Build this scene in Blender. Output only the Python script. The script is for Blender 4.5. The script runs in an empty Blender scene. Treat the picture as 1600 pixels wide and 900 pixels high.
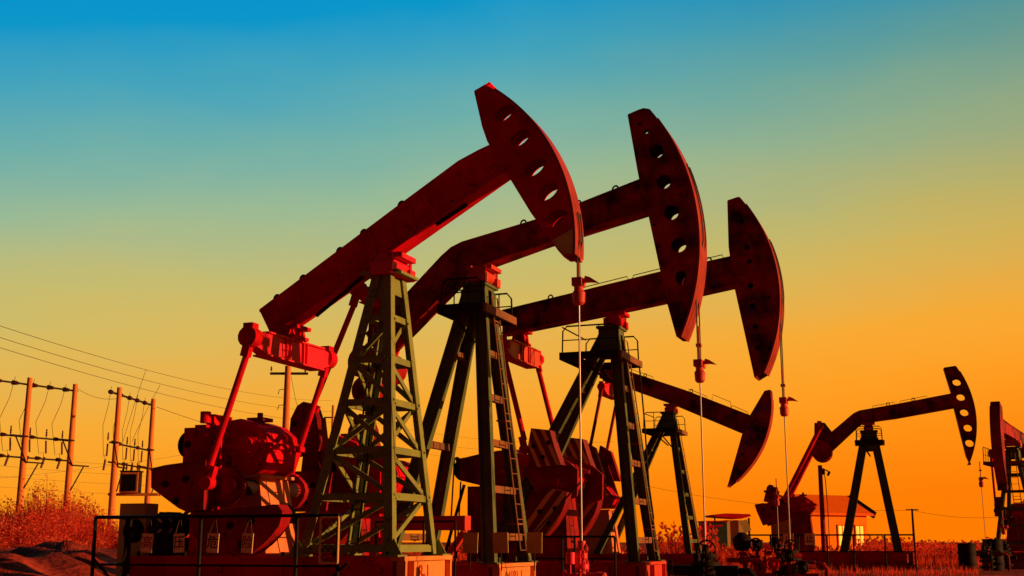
import bpy, math, random
from mathutils import Vector, Matrix, noise
random.seed(7)
R = math.radians
scene = bpy.context.scene
COL = scene.collection
PI = math.pi

# ------------------------------------------------------------------ camera
FPX, TILT, CAMH = 1900.0, R(11.8), 1.6
cd = bpy.data.cameras.new('camera'); cam = bpy.data.objects.new('camera', cd); COL.objects.link(cam)
cd.sensor_width = 36.0; cd.lens = 36.0 * FPX / 1600.0
cd.clip_start = 0.1; cd.clip_end = 12000
cam.location = (0, 0, CAMH); cam.rotation_euler = (R(90) + TILT, 0, 0)
scene.camera = cam
scene.view_settings.view_transform = 'Standard'
scene.view_settings.look = 'None'
scene.view_settings.exposure = 0
scene.view_settings.gamma = 1
scene.cycles.use_denoising = True
scene.cycles.max_bounces = 6

def at(px, py, Y):
    """point at distance Y on the line of sight of a photo pixel (1600 wide)"""
    x = (px - 800) / FPX; y = -(py - 450) / FPX
    d = (x, math.cos(TILT) - y * math.sin(TILT), math.sin(TILT) + y * math.cos(TILT))
    t = Y / d[1]
    return Vector((d[0] * t, Y, CAMH + d[2] * t))

G = 0.5            # level of the pad round the pumps

# ------------------------------------------------------------------ materials
def srgb(r, g, b):
    f = lambda c: (c / 255 / 12.92) if c / 255 <= 0.04045 else ((c / 255 + 0.055) / 1.055) ** 2.4
    return (f(r), f(g), f(b), 1)

def nodes(m):
    m.use_nodes = True
    nt = m.node_tree
    return nt, nt.nodes, nt.links, nt.nodes['Principled BSDF']

def paint(name, base, dark=None, scale=2.5, amount=0.5, rough=0.55, spec=0.25, metal=0.0, bump=0.15, rust=None, streak=False):
    """paint with worn darker blotches, a finer mottling and optional rust patches"""
    m = bpy.data.materials.new(name)
    nt, N, L, b = nodes(m)
    tc = N.new('ShaderNodeTexCoord')
    mp = N.new('ShaderNodeMapping')
    if streak: mp.inputs['Scale'].default_value = (1.6, 1.6, 0.35)
    L.new(tc.outputs['Object'], mp.inputs['Vector'])
    n1 = N.new('ShaderNodeTexNoise'); n1.inputs['Scale'].default_value = scale
    n1.inputs['Detail'].default_value = 7; n1.inputs['Roughness'].default_value = 0.62
    L.new(mp.outputs['Vector'], n1.inputs['Vector'])
    r1 = N.new('ShaderNodeValToRGB')
    r1.color_ramp.elements[0].position = 0.36; r1.color_ramp.elements[1].position = 0.64
    L.new(n1.outputs['Fac'], r1.inputs['Fac'])
    mul = N.new('ShaderNodeMath'); mul.operation = 'MULTIPLY'; mul.inputs[1].default_value = amount
    L.new(r1.outputs['Color'], mul.inputs[0])
    mix = N.new('ShaderNodeMix'); mix.data_type = 'RGBA'
    dk = dark or tuple(c * 0.35 for c in base[:3])
    mix.inputs['A'].default_value = (*base[:3], 1); mix.inputs['B'].default_value = (*dk[:3], 1)
    L.new(mul.outputs[0], mix.inputs['Factor'])
    out = mix.outputs['Result']
    if rust:
        n2 = N.new('ShaderNodeTexNoise'); n2.inputs['Scale'].default_value = scale * 3.1
        n2.inputs['Detail'].default_value = 9; n2.inputs['Roughness'].default_value = 0.7
        L.new(tc.outputs['Object'], n2.inputs['Vector'])
        r2 = N.new('ShaderNodeValToRGB')
        r2.color_ramp.elements[0].position = 0.585; r2.color_ramp.elements[1].position = 0.66
        L.new(n2.outputs['Fac'], r2.inputs['Fac'])
        mx = N.new('ShaderNodeMix'); mx.data_type = 'RGBA'
        mx.inputs['B'].default_value = (*rust[:3], 1)
        L.new(out, mx.inputs['A']); L.new(r2.outputs['Color'], mx.inputs['Factor'])
        out = mx.outputs['Result']
    L.new(out, b.inputs['Base Color'])
    b.inputs['Roughness'].default_value = rough
    b.inputs['Metallic'].default_value = metal
    b.inputs['Specular IOR Level'].default_value = spec
    rr = N.new('ShaderNodeMapRange'); rr.inputs['To Min'].default_value = rough - 0.12; rr.inputs['To Max'].default_value = min(1, rough + 0.2)
    L.new(n1.outputs['Fac'], rr.inputs['Value']); L.new(rr.outputs['Result'], b.inputs['Roughness'])
    if bump:
        n3 = N.new('ShaderNodeTexNoise'); n3.inputs['Scale'].default_value = 14; n3.inputs['Detail'].default_value = 6
        L.new(tc.outputs['Object'], n3.inputs['Vector'])
        bp = N.new('ShaderNodeBump'); bp.inputs['Strength'].default_value = bump; bp.inputs['Distance'].default_value = 0.02
        L.new(n3.outputs['Fac'], bp.inputs['Height']); L.new(bp.outputs['Normal'], b.inputs['Normal'])
    return m

RED = (0.78, 0.007, 0.018)
M = {}
M['red'] = paint('red_paint', RED, (0.38, 0.004, 0.008), 1.7, 0.75, 0.68, 0.03, rust=(0.07, 0.012, 0.006), bump=0.12)
M['red_worn'] = paint('worn_red_paint', (0.52, 0.006, 0.012), (0.035, 0.003, 0.003), 1.5, 1.0, 0.6, 0.15, rust=(0.04, 0.008, 0.004))
M['red_dark'] = paint('dull_dark_red_paint', (0.42, 0.006, 0.008), (0.12, 0.004, 0.004), 1.8, 0.85, 0.65, 0.12, rust=(0.04, 0.008, 0.004))
M['red_bright'] = paint('bright_red_paint', (0.85, 0.010, 0.035), (0.6, 0.008, 0.02), 1.6, 0.6, 0.45, 0.25)
M['rim'] = paint('weathered_brick_red_paint', (0.46, 0.045, 0.03), (0.22, 0.02, 0.012), 1.6, 0.8, 0.6, 0.1)
M['coral'] = paint('coral_red_paint', (0.72, 0.05, 0.02), (0.42, 0.02, 0.01), 1.6, 0.6, 0.5, 0.25)
M['green'] = paint('dark_green_paint', (0.25, 0.26, 0.055), (0.12, 0.15, 0.04), 2.2, 0.6, 0.5, 0.2, rust=(0.10, 0.04, 0.02))
M['green_dark'] = paint('weathered_bottle_green_paint', (0.13, 0.15, 0.042), (0.045, 0.07, 0.026), 2.2, 0.6, 0.5, 0.15, rust=(0.12, 0.04, 0.015))
M['green_rust'] = paint('rusty_dark_green_paint', (0.30, 0.09, 0.025), (0.10, 0.06, 0.02), 2.2, 0.7, 0.55, 0.2, rust=(0.22, 0.05, 0.02))
M['dark'] = paint('blackened_steel', (0.028, 0.010, 0.006), None, 3, 0.5, 0.6, 0.07, bump=0.1)
M['railpaint'] = paint('dark_railing_paint', (0.018, 0.011, 0.007), None, 3, 0.5, 0.6, 0.1, bump=0.05)
M['ochre'] = paint('faded_ochre_paint', (0.75, 0.26, 0.05), (0.60, 0.10, 0.02), 2.0, 0.5, 0.6, 0.2)
M['cream'] = paint('faded_orange_paint', (0.80, 0.24, 0.07), (0.70, 0.10, 0.03), 1.4, 0.55, 0.6, 0.2, streak=True)
M['olive'] = paint('olive_paint', (0.70, 0.46, 0.10), (0.45, 0.26, 0.06), 2.4, 0.6, 0.6, 0.2)
M['steel'] = paint('polished_steel', (0.55, 0.42, 0.36), (0.35, 0.25, 0.2), 3, 0.5, 0.4, 0.4, metal=0.6, bump=0)
M['cable'] = paint('wire_cable', (0.05, 0.03, 0.02), None, 5, 0.5, 0.5, 0.3, metal=0.3, bump=0)
M['wire'] = paint('power_wire', (0.10, 0.04, 0.02), None, 5, 0.3, 0.6, 0.2, bump=0)
M['concrete'] = paint('stained_concrete', (0.42, 0.07, 0.03), (0.22, 0.03, 0.012), 1.5, 0.7, 0.9, 0.1, bump=0.4)
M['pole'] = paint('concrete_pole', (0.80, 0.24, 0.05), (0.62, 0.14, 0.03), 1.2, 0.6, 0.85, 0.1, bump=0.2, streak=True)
M['insulator'] = paint('brown_glazed_porcelain', (0.12, 0.02, 0.010), None, 4, 0.4, 0.5, 0.2, bump=0)
M['board'] = paint('yellowed_white_sign_board', (0.92, 0.62, 0.26), (0.75, 0.42, 0.14), 6, 0.5, 0.6, 0.2, bump=0)
M['ink'] = paint('dark_sign_ink', (0.05, 0.015, 0.008), None, 8, 0.4, 0.6, 0.1, bump=0)
M['ink_red'] = paint('red_sign_ink', (0.42, 0.035, 0.012), None, 8, 0.4, 0.6, 0.1, bump=0)
M['roof'] = paint('terracotta_roof_sheet', (0.92, 0.145, 0.008), (0.78, 0.09, 0.006), 0.8, 0.6, 0.9, 0.0)
M['wall'] = paint('ochre_plaster_wall', (0.95, 0.25, 0.010), (0.86, 0.19, 0.010), 0.5, 0.5, 0.9, 0.0)
M['pale'] = paint('pale_panel', (0.80, 0.46, 0.14), (0.6, 0.3, 0.08), 1.0, 0.5, 0.7, 0.1)
M['kiosk_green'] = paint('dark_green_panel', (0.03, 0.045, 0.02), None, 2, 0.5, 0.6, 0.2)

def stripe_material():
    m = bpy.data.materials.new('red_paint_with_yellow_warning_stripes')
    nt, N, L, b = nodes(m)
    tc = N.new('ShaderNodeTexCoord'); sp = N.new('ShaderNodeSeparateXYZ')
    L.new(tc.outputs['UV'], sp.inputs['Vector'])
    fr = N.new('ShaderNodeMath'); fr.operation = 'FRACT'; L.new(sp.outputs['X'], fr.inputs[0])
    gt = N.new('ShaderNodeMath'); gt.operation = 'GREATER_THAN'; gt.inputs[1].default_value = 0.58
    L.new(fr.outputs[0], gt.inputs[0])
    nz = N.new('ShaderNodeTexNoise'); nz.inputs['Scale'].default_value = 3; nz.inputs['Detail'].default_value = 7
    L.new(tc.outputs['Object'], nz.inputs['Vector'])
    c1 = N.new('ShaderNodeMix'); c1.data_type = 'RGBA'
    c1.inputs['A'].default_value = (0.30, 0.005, 0.008, 1); c1.inputs['B'].default_value = (0.12, 0.004, 0.005, 1)
    L.new(nz.outputs['Fac'], c1.inputs['Factor'])
    c2 = N.new('ShaderNodeMix'); c2.data_type = 'RGBA'
    c2.inputs['A'].default_value = (0.95, 0.50, 0.08, 1); c2.inputs['B'].default_value = (0.75, 0.34, 0.05, 1)
    L.new(nz.outputs['Fac'], c2.inputs['Factor'])
    mx = N.new('ShaderNodeMix'); mx.data_type = 'RGBA'
    sn = N.new('ShaderNodeSeparateXYZ'); L.new(tc.outputs['Normal'], sn.inputs['Vector'])
    ab = N.new('ShaderNodeMath'); ab.operation = 'ABSOLUTE'; L.new(sn.outputs['Y'], ab.inputs[0])
    g2 = N.new('ShaderNodeMath'); g2.operation = 'GREATER_THAN'; g2.inputs[1].default_value = 0.6; L.new(ab.outputs[0], g2.inputs[0])
    mm = N.new('ShaderNodeMath'); mm.operation = 'MULTIPLY'; L.new(gt.outputs[0], mm.inputs[0]); L.new(g2.outputs[0], mm.inputs[1])
    L.new(mm.outputs[0], mx.inputs['Factor'])
    L.new(c1.outputs['Result'], mx.inputs['A']); L.new(c2.outputs['Result'], mx.inputs['B'])
    L.new(mx.outputs['Result'], b.inputs['Base Color'])
    b.inputs['Roughness'].default_value = 0.55; b.inputs['Specular IOR Level'].default_value = 0.2
    return m
M['stripes'] = stripe_material()

def foliage(name, c1, c2, c3, scale=0.6):
    m = bpy.data.materials.new(name)
    nt, N, L, b = nodes(m)
    tc = N.new('ShaderNodeTexCoord')
    n1 = N.new('ShaderNodeTexNoise'); n1.inputs['Scale'].default_value = scale; n1.inputs['Detail'].default_value = 5
    L.new(tc.outputs['Object'], n1.inputs['Vector'])
    r = N.new('ShaderNodeValToRGB'); e = r.color_ramp.elements
    e[0].position = 0.32; e[0].color = (*c1, 1); e[1].position = 0.68; e[1].color = (*c3, 1)
    k = r.color_ramp.elements.new(0.5); k.color = (*c2, 1)
    L.new(n1.outputs['Fac'], r.inputs['Fac']); L.new(r.outputs['Color'], b.inputs['Base Color'])
    b.inputs['Roughness'].default_value = 0.8; b.inputs['Specular IOR Level'].default_value = 0.05
    tr = N.new('ShaderNodeBsdfTranslucent'); L.new(r.outputs['Color'], tr.inputs['Color'])
    ms = N.new('ShaderNodeMixShader'); ms.inputs['Fac'].default_value = 0.45
    L.new(b.outputs['BSDF'], ms.inputs[1]); L.new(tr.outputs['BSDF'], ms.inputs[2])
    L.new(ms.outputs['Shader'], N['Material Output'].inputs['Surface'])
    return m
M['brush'] = foliage('dry_red_brush', (0.62, 0.045, 0.022), (0.90, 0.09, 0.04), (0.95, 0.17, 0.08))
M['reed'] = foliage('dry_reed', (0.60, 0.040, 0.014), (0.86, 0.075, 0.024), (0.92, 0.13, 0.04), 1.5)

def ground_material():
    m = bpy.data.materials.new('red_brown_soil')
    nt, N, L, b = nodes(m)
    tc = N.new('ShaderNodeTexCoord')
    n1 = N.new('ShaderNodeTexNoise'); n1.inputs['Scale'].default_value = 0.35; n1.inputs['Detail'].default_value = 9; n1.inputs['Roughness'].default_value = 0.65
    L.new(tc.outputs['Object'], n1.inputs['Vector'])
    r = N.new('ShaderNodeValToRGB'); e = r.color_ramp.elements
    e[0].position = 0.34; e[0].color = (0.17, 0.018, 0.006, 1); e[1].position = 0.66; e[1].color = (0.74, 0.085, 0.040, 1)
    k = e.new(0.5); k.color = (0.34, 0.034, 0.012, 1)
    L.new(n1.outputs['Fac'], r.inputs['Fac']); L.new(r.outputs['Color'], b.inputs['Base Color'])
    b.inputs['Roughness'].default_value = 0.95; b.inputs['Specular IOR Level'].default_value = 0.05
    n2 = N.new('ShaderNodeTexNoise'); n2.inputs['Scale'].default_value = 5; n2.inputs['Detail'].default_value = 10
    L.new(tc.outputs['Object'], n2.inputs['Vector'])
    bp = N.new('ShaderNodeBump'); bp.inputs['Strength'].default_value = 0.7; bp.inputs['Distance'].default_value = 0.12
    L.new(n2.outputs['Fac'], bp.inputs['Height']); L.new(bp.outputs['Normal'], b.inputs['Normal'])
    return m
M['ground'] = ground_material()

# ------------------------------------------------------------------ mesh builder
class MB:
    def __init__(s): s.v = []; s.f = []; s.uv = None
    def add(s, vs, fs):
        o = len(s.v); s.v += [Vector(p) for p in vs]; s.f += [[i + o for i in f] for f in fs]; return s
    def box(s, x0, x1, y0, y1, z0, z1):
        return s.add([(x0, y0, z0), (x1, y0, z0), (x1, y1, z0), (x0, y1, z0), (x0, y0, z1), (x1, y0, z1), (x1, y1, z1), (x0, y1, z1)],
                     [(0, 3, 2, 1), (4, 5, 6, 7), (0, 1, 5, 4), (1, 2, 6, 5), (2, 3, 7, 6), (3, 0, 4, 7)])
    def bar(s, p0, p1, w, h, up=(0, 1, 0), w1=None, h1=None):
        """rectangular bar: w across (perpendicular to up), h along up"""
        p0 = Vector(p0); p1 = Vector(p1); d = (p1 - p0).normalized(); u = Vector(up)
        u = u - d * u.dot(d)
        if u.length < 1e-5: u = Vector((1, 0, 0)) - d * d.x
        u.normalize(); a = d.cross(u)
        vs = []
        for p, ww, hh in ((p0, w, h), (p1, w1 or w, h1 or h)):
            for i, j in ((-1, -1), (1, -1), (1, 1), (-1, 1)): vs.append(p + a * (i * ww / 2) + u * (j * hh / 2))
        return s.add(vs, [(3, 2, 1, 0), (4, 5, 6, 7), (0, 1, 5, 4), (1, 2, 6, 5), (2, 3, 7, 6), (3, 0, 4, 7)])
    def ibar(s, p0, p1, w, h, t=0.03, up=(0, 1, 0)):
        """I section: two flanges (normal = across) of height h joined by a web"""
        p0 = Vector(p0); p1 = Vector(p1); d = (p1 - p0).normalized(); u = Vector(up); u = (u - d * u.dot(d)).normalized(); a = d.cross(u)
        for k in (-1, 1): s.bar(p0 + a * k * (w - t) / 2, p1 + a * k * (w - t) / 2, t, h, up)
        s.bar(p0, p1, w - 2 * t, t, up); return s
    def angle(s, p0, p1, w, t, ua, ub):
        """L section with legs along directions ua and ub from the corner line"""
        p0 = Vector(p0); p1 = Vector(p1); d = (p1 - p0).normalized()
        ua = Vector(ua); ua = (ua - d * ua.dot(d)).normalized(); ub = Vector(ub); ub = (ub - d * ub.dot(d)).normalized()
        s.bar(p0 + ua * w / 2 + ub * t / 2, p1 + ua * w / 2 + ub * t / 2, w, t, ub)
        s.bar(p0 + ub * (w / 2 + t / 2) + ua * t / 2, p1 + ub * (w / 2 + t / 2) + ua * t / 2, w - t, t, ua); return s
    def tube(s, p0, p1, r0, r1=None, n=10, cap=True):
        p0 = Vector(p0); p1 = Vector(p1); r1 = r0 if r1 is None else r1
        d = (p1 - p0).normalized(); a = d.orthogonal().normalized(); b = d.cross(a)
        vs = []
        for p, r in ((p0, r0), (p1, r1)):
            for k in range(n):
                t = 2 * PI * k / n; vs.append(p + a * math.cos(t) * r + b * math.sin(t) * r)
        fs = [(k, (k + 1) % n, n + (k + 1) % n, n + k) for k in range(n)]
        if cap: fs += [tuple(range(n - 1, -1, -1)), tuple(range(n, 2 * n))]
        return s.add(vs, fs)
    def pipe(s, pts, r, n=7):
        pts = [Vector(p) for p in pts]
        rings = []; prev = None
        for i, p in enumerate(pts):
            d = (pts[min(i + 1, len(pts) - 1)] - pts[max(i - 1, 0)]).normalized()
            a = d.orthogonal().normalized() if prev is None else (prev - d * prev.dot(d)).normalized()
            prev = a; b = d.cross(a)
            rings.append([p + a * math.cos(2 * PI * k / n) * r + b * math.sin(2 * PI * k / n) * r for k in range(n)])
        vs = [q for ring in rings for q in ring]; fs = []
        for i in range(len(pts) - 1):
            for k in range(n): fs.append((i * n + k, i * n + (k + 1) % n, (i + 1) * n + (k + 1) % n, (i + 1) * n + k))
        fs += [tuple(range(n - 1, -1, -1)), tuple(range((len(pts) - 1) * n, len(pts) * n))]
        return s.add(vs, fs)
    def lathe(s, p0, axis, prof, n=16):
        p0 = Vector(p0); d = Vector(axis).normalized(); a = d.orthogonal().normalized(); b = d.cross(a)
        vs = []
        for (h, r) in prof:
            for k in range(n):
                t = 2 * PI * k / n; vs.append(p0 + d * h + a * math.cos(t) * r + b * math.sin(t) * r)
        fs = []
        for i in range(len(prof) - 1):
            for k in range(n): fs.append((i * n + k, i * n + (k + 1) % n, (i + 1) * n + (k + 1) % n, (i + 1) * n + k))
        fs += [tuple(range(n - 1, -1, -1)), tuple(range((len(prof) - 1) * n, len(prof) * n))]
        return s.add(vs, fs)
    def torus(s, c, axis, r, rt, n=16, m=6):
        c = Vector(c); d = Vector(axis).normalized(); a = d.orthogonal().normalized(); b = d.cross(a); vs = []
        for i in range(n):
            e = a * math.cos(2 * PI * i / n) + b * math.sin(2 * PI * i / n)
            for j in range(m): vs.append(c + e * (r + rt * math.cos(2 * PI * j / m)) + d * rt * math.sin(2 * PI * j / m))
        return s.add(vs, [(i * m + j, ((i + 1) % n) * m + j, ((i + 1) % n) * m + (j + 1) % m, i * m + (j + 1) % m) for i in range(n) for j in range(m)])
    def prism(s, poly, y0, y1, ends=True):
        """(u, z) polygon extruded along y"""
        n = len(poly); ar = sum(poly[i][0] * poly[(i + 1) % n][1] - poly[(i + 1) % n][0] * poly[i][1] for i in range(n))
        if ar < 0: poly = poly[::-1]
        vs = [(u, y0, z) for u, z in poly] + [(u, y1, z) for u, z in poly]
        fs = [(i, i + n, (i + 1) % n + n, (i + 1) % n) for i in range(n)]
        if ends: fs += [tuple(range(n)), tuple(range(2 * n - 1, n - 1, -1))]
        return s.add(vs, fs)
    def holed(s, outline, holes, y0, y1):
        """plate in the (u, z) plane with holes, from y0 to y1"""
        c = bpy.data.curves.new('tmp', 'CURVE'); c.dimensions = '2D'; c.fill_mode = 'BOTH'; c.extrude = abs(y1 - y0) / 2
        for pl in [outline] + holes:
            sp = c.splines.new('POLY'); sp.points.add(len(pl) - 1); sp.use_cyclic_u = True
            for q, (u, z) in zip(sp.points, pl): q.co = (u, z, 0, 1)
        o = bpy.data.objects.new('tmp', c); COL.objects.link(o)
        dg = bpy.context.evaluated_depsgraph_get(); me = bpy.data.meshes.new_from_object(o.evaluated_get(dg))
        ym = (y0 + y1) / 2
        s.add([(v.co.x, ym - v.co.z, v.co.y) for v in me.vertices], [tuple(p.vertices) for p in me.polygons])
        bpy.data.objects.remove(o); bpy.data.curves.remove(c); bpy.data.meshes.remove(me); return s
    def build(s, name, mat, parent=None, off=(0, 0, 0), smooth=35, uv=None):
        me = bpy.data.meshes.new(name); o = Vector(off)
        me.from_pydata([v + o for v in s.v], [], s.f); me.validate(); me.update()
        if smooth:
            me.polygons.foreach_set('use_smooth', [True] * len(me.polygons)); me.set_sharp_from_angle(angle=R(smooth))
        me.materials.append(M[mat] if isinstance(mat, str) else mat)
        if uv:
            lay = me.uv_layers.new(name='UVMap')
            for l in me.loops: lay.data[l.index].uv = uv(me.vertices[l.vertex_index].co - o)
        ob = bpy.data.objects.new(name, me); COL.objects.link(ob)
        if parent is not None: ob.parent = parent
        return ob

def text_mesh(body, size, mat, name, parent, mtx, extrude=0.004):
    c = bpy.data.curves.new('tmp', 'FONT'); c.body = body; c.size = size; c.extrude = extrude
    c.align_x = 'CENTER'; c.align_y = 'CENTER'; c.offset = 0.006 * size
    o = bpy.data.objects.new('tmp', c); COL.objects.link(o)
    dg = bpy.context.evaluated_depsgraph_get(); me = bpy.data.meshes.new_from_object(o.evaluated_get(dg))
    bpy.data.objects.remove(o); bpy.data.curves.remove(c)
    me.transform(mtx); me.name = name; me.materials.clear(); me.materials.append(M[mat])
    ob = bpy.data.objects.new(name, me); COL.objects.link(ob)
    if parent is not None: ob.parent = parent
    return ob

def tag(o, label=None, cat=None, group=None, kind=None):
    if label: o['label'] = label
    if cat: o['category'] = cat
    if group: o['group'] = group
    if kind: o['kind'] = kind
    return o

def thing(name, label, cat, loc=(0, 0, 0), rz=0, group=None):
    o = bpy.data.objects.new(name, None); COL.objects.link(o); o.empty_display_size = 0.3
    o.location = loc; o.rotation_euler = (0, 0, rz)
    return tag(o, label, cat, group)

def ell(u, z, a, b, rot=0, n=18):
    c, s = math.cos(R(rot)), math.sin(R(rot))
    return [(u + a * math.cos(t) * c - b * math.sin(t) * s, z + a * math.cos(t) * s + b * math.sin(t) * c) for t in [2 * PI * k / n for k in range(n)]]

# ------------------------------------------------------------------ pumpjack
OFF = (0, 0, -G)
class Pump:
    """one beam pumping unit; local axes: x towards the well, y away from the camera, z up (spec z is world height)"""
    def __init__(s, label, X, Y, yaw, group='pumpjacks in the oil field'):
        s.root = thing('pumpjack', label, 'pumpjack', (X, Y, G), -R(yaw), group); s.yaw = yaw; s.X = X; s.Y = Y
    def P(s, mb, name, mat, parent=None, **k): return mb.build(name, mat, parent or s.root, OFF, **k)
    def world(s, u, y, z):
        a = R(s.yaw); return Vector((s.X + u * math.cos(a) + y * math.sin(a), s.Y - u * math.sin(a) + y * math.cos(a), z))

    def skid(s, u0, u1, zb, hw, mat='red', front='ochre', plate=None, text=None):
        s.zb = zb
        m = MB(); m.box(u0 - .3, u1 + .25, -hw - .25, hw + .25, G - .35, zb - .52); s.P(m, 'foundation', 'concrete')
        m = MB()
        for k in (-1, 1):
            y = k * (hw - .09)
            m.box(u0, u1 - .13, y - .09, y + .09, zb - .035, zb); m.box(u0, u1 - .13, y - .09, y + .09, zb - .515, zb - .48)
            m.box(u0, u1 - .13, y - .02, y + .02, zb - .48, zb - .035)
            n = int((u1 - u0) / .75)
            for i in range(1, n): m.box(u0 + i * .75 - .012, u0 + i * .75 + .012, y - .085, y + .085, zb - .48, zb - .035)
        for u in [u0 + .1 + (u1 - u0 - .6) * i / 4 for i in range(5)]:
            m.box(u - .06, u + .06, -hw + .19, hw - .19, zb - .45, zb - .05)
        s.P(m, 'skid', mat)
        m = MB()
        m.box(u1 - .12, u1 + .12, -hw - .03, hw + .03, zb - .06, zb + .005); m.box(u1 - .12, u1 + .12, -hw - .03, hw + .03, zb - .515, zb - .465)
        m.box(u1 - .03, u1 + .03, -hw, hw, zb - .465, zb - .06)
        for y in (-hw + .03, hw - .03): m.box(u1 + .03, u1 + .12, y - .03, y + .03, zb - .465, zb - .06)
        fr = s.P(m, 'front_beam', front)
        if plate:
            y0, y1, mat2 = plate
            m = MB(); m.box(u1 + .03, u1 + .135, y0, y1, zb - .45, zb - .075); pl = s.P(m, 'number_plate', mat2)
            if text:
                mt = Matrix.Translation((u1 + .139, (y0 + y1) / 2, zb - .255 - G)) @ Matrix.Rotation(R(90), 4, 'Z') @ Matrix.Rotation(R(90), 4, 'X')
                text_mesh(text[0], text[1], 'ink_red', 'number', pl, mt)
        m = MB()
        for k in (-1, 1):
            for u in [u0 + .3 + (u1 - u0 - .5) * i / 5 for i in range(6)]:
                m.tube((u, k * (hw - .03), zb), (u, k * (hw - .03), zb + .07), .025, n=6)
        s.P(m, 'anchor_bolts', 'dark')

    def beam(s, top, bot, hw, zp, up=0.0, mat='red', ribs=(), lugs=(), saddle='coral', rail=()):
        s.zp, s.up = zp, up
        t = .045
        m = MB()
        ins = lambda pl, d: [(u, z - d) for u, z in pl]
        m.prism(ins(top, t) + ins(bot, -t)[::-1], -hw + .035, hw - .035)
        m.prism(top + ins(top, t)[::-1], -hw, hw)
        m.prism(bot + ins(bot, -t)[::-1], -hw, hw)
        for (u, du) in ribs:
            zt = interp(top, u) - t; zb_ = interp(bot, u + du) + t
            for k in (-1, 1):
                m.bar((u, k * (hw - .03), zt), (u + du, k * (hw - .03), zb_), .03, .06)
        b = s.P(m, 'walking_beam', mat)
        for u in lugs:
            z = interp(top, u); q = MB(); q.torus((u, 0, z + .07), (.3, 1, 0), .07, .02, 12, 6); q.tube((u, 0, z - .02), (u, 0, z + .02), .06, n=8)
            s.P(q, 'lifting_lug', 'dark', b)
        if rail:
            q = MB()
            for (a, c, h) in rail:
                za, zc = interp(top, a), interp(top, c)
                q.pipe([(a, -hw + .08, za - .02), (a + .03, -hw + .08, za + h), (c - .03, -hw + .08, zc + h), (c, -hw + .08, zc - .02)], .012, 5)
            s.P(q, 'hand_line', 'dark', b)
        # centre bearing on top of the tower
        zb_ = interp(bot, up)
        m = MB()
        m.box(up - .28, up + .28, -.30, .30, zb_ - .09, zb_ - .005)
        m.tube((up, -.42, zb_ - .19), (up, .42, zb_ - .19), .15, n=16)
        for y in (-.36, .36):
            m.box(up - .2, up + .2, y - .10, y + .10, zb_ - .37, zb_ - .19)
            m.tube((up - .15, y, zb_ - .19), (up - .15, y, zb_ - .02), .03, n=6); m.tube((up + .15, y, zb_ - .19), (up + .15, y, zb_ - .02), .03, n=6)
        s.P(m, 'saddle_bearing', saddle); s.ztow = zb_ - .37

    def head(s, back, Rr, a0, a1, hw, holes=(), mat='red', c=None, rim='rim', cable=None, tip=None):
        """back: points of the rear outline from top to bottom; the front is an arc round the saddle"""
        cu, cz = c or (s.up, s.zp)
        arc = [(cu + Rr * math.cos(R(a0 + (a1 - a0) * k / 28)), cz + Rr * math.sin(R(a0 + (a1 - a0) * k / 28))) for k in range(29)]
        outline = back[::-1] + arc           # bottom..top along the back, then down the arc
        hl = [ell(*h) for h in holes]
        m = MB(); m.holed(outline, hl, -hw, -hw + .03); m.holed(outline, hl, hw - .03, hw)
        # closing strips along the back edge (open inside)
        pts = arc[4::-1] + back if (arc[0][0] - back[0][0]) ** 2 + (arc[0][1] - back[0][1]) ** 2 > 1e-6 else arc[4:0:-1] + back
        for i in range(len(pts) - 1):
            (u0, z0), (u1, z1) = pts[i], pts[i + 1]
            m.bar((u0, 0, z0), (u1, 0, z1), .03, 2 * hw - .062)
        # inside stiffeners
        h = s.P(m, 'horsehead', mat)
        m = MB()
        out = [(cu + (Rr + .035) * math.cos(R(a0 - 3.5 + (a1 - a0 + 3.5) * k / 40)), cz + (Rr + .035) * math.sin(R(a0 - 3.5 + (a1 - a0 + 3.5) * k / 40))) for k in range(41)]
        inn = [(cu + (Rr - .005) * math.cos(R(a0 - 3.5 + (a1 - a0 + 3.5) * k / 40)), cz + (Rr - .005) * math.sin(R(a0 - 3.5 + (a1 - a0 + 3.5) * k / 40))) for k in range(41)]
        m.prism(out + inn[::-1], -hw - .02, hw + .02)
        s.P(m, 'arc_plate', rim, h)
        s.Rr = Rr; s.hu = cu + Rr + .06; s.hc = (cu, cz); s.hw = hw
        return h

    def hanger(s, zc, zwell, ang=25, gap=.11, zt=None, uw=None, cbar=1.0, rod=.014):
        cu, cz = s.hc; r = s.Rr + .06; uw = uw or s.hu
        for k in (-1, 1):
            m = MB()
            arc = [(cu + r * math.cos(R(ang * (1 - i / 8))), k * gap, cz + r * math.sin(R(ang * (1 - i / 8)))) for i in range(9)]
            m.pipe(arc + [(uw, k * gap, zt or (cz - .6)), (uw, k * gap, zc)], .015, 6)
            s.P(m, 'bridle_cable', 'cable')
        m = MB()
        m.box(uw - .08, uw + .08, -.21 * cbar, .21 * cbar, zc - .06, zc + .07)
        m.lathe((uw, 0, zc - .36), (0, 0, 1), [(0, .06), (.04, .095), (.20, .105), (.24, .075), (.30, .075)], 12)
        m.tube((uw, 0, zc + .07), (uw, 0, zc + .75), .02, n=8)
        m.box(uw - .05, uw + .05, -.06, .06, zc + .34, zc + .40)
        cb = s.P(m, 'carrier_bar', 'coral')
        m = MB(); m.prism([(uw + .08, zc + .0), (uw + .2, zc + .0), (uw + .33, zc - .02), (uw + .2, zc + .07), (uw + .12, zc + .10)], -.05, .05)
        s.P(m, 'load_sensor', 'coral', cb)
        m = MB(); m.tube((uw, 0, zwell - .05), (uw, 0, zc - .3), rod, n=8); s.P(m, 'polished_rod', 'steel')
        s.uw = uw

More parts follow.
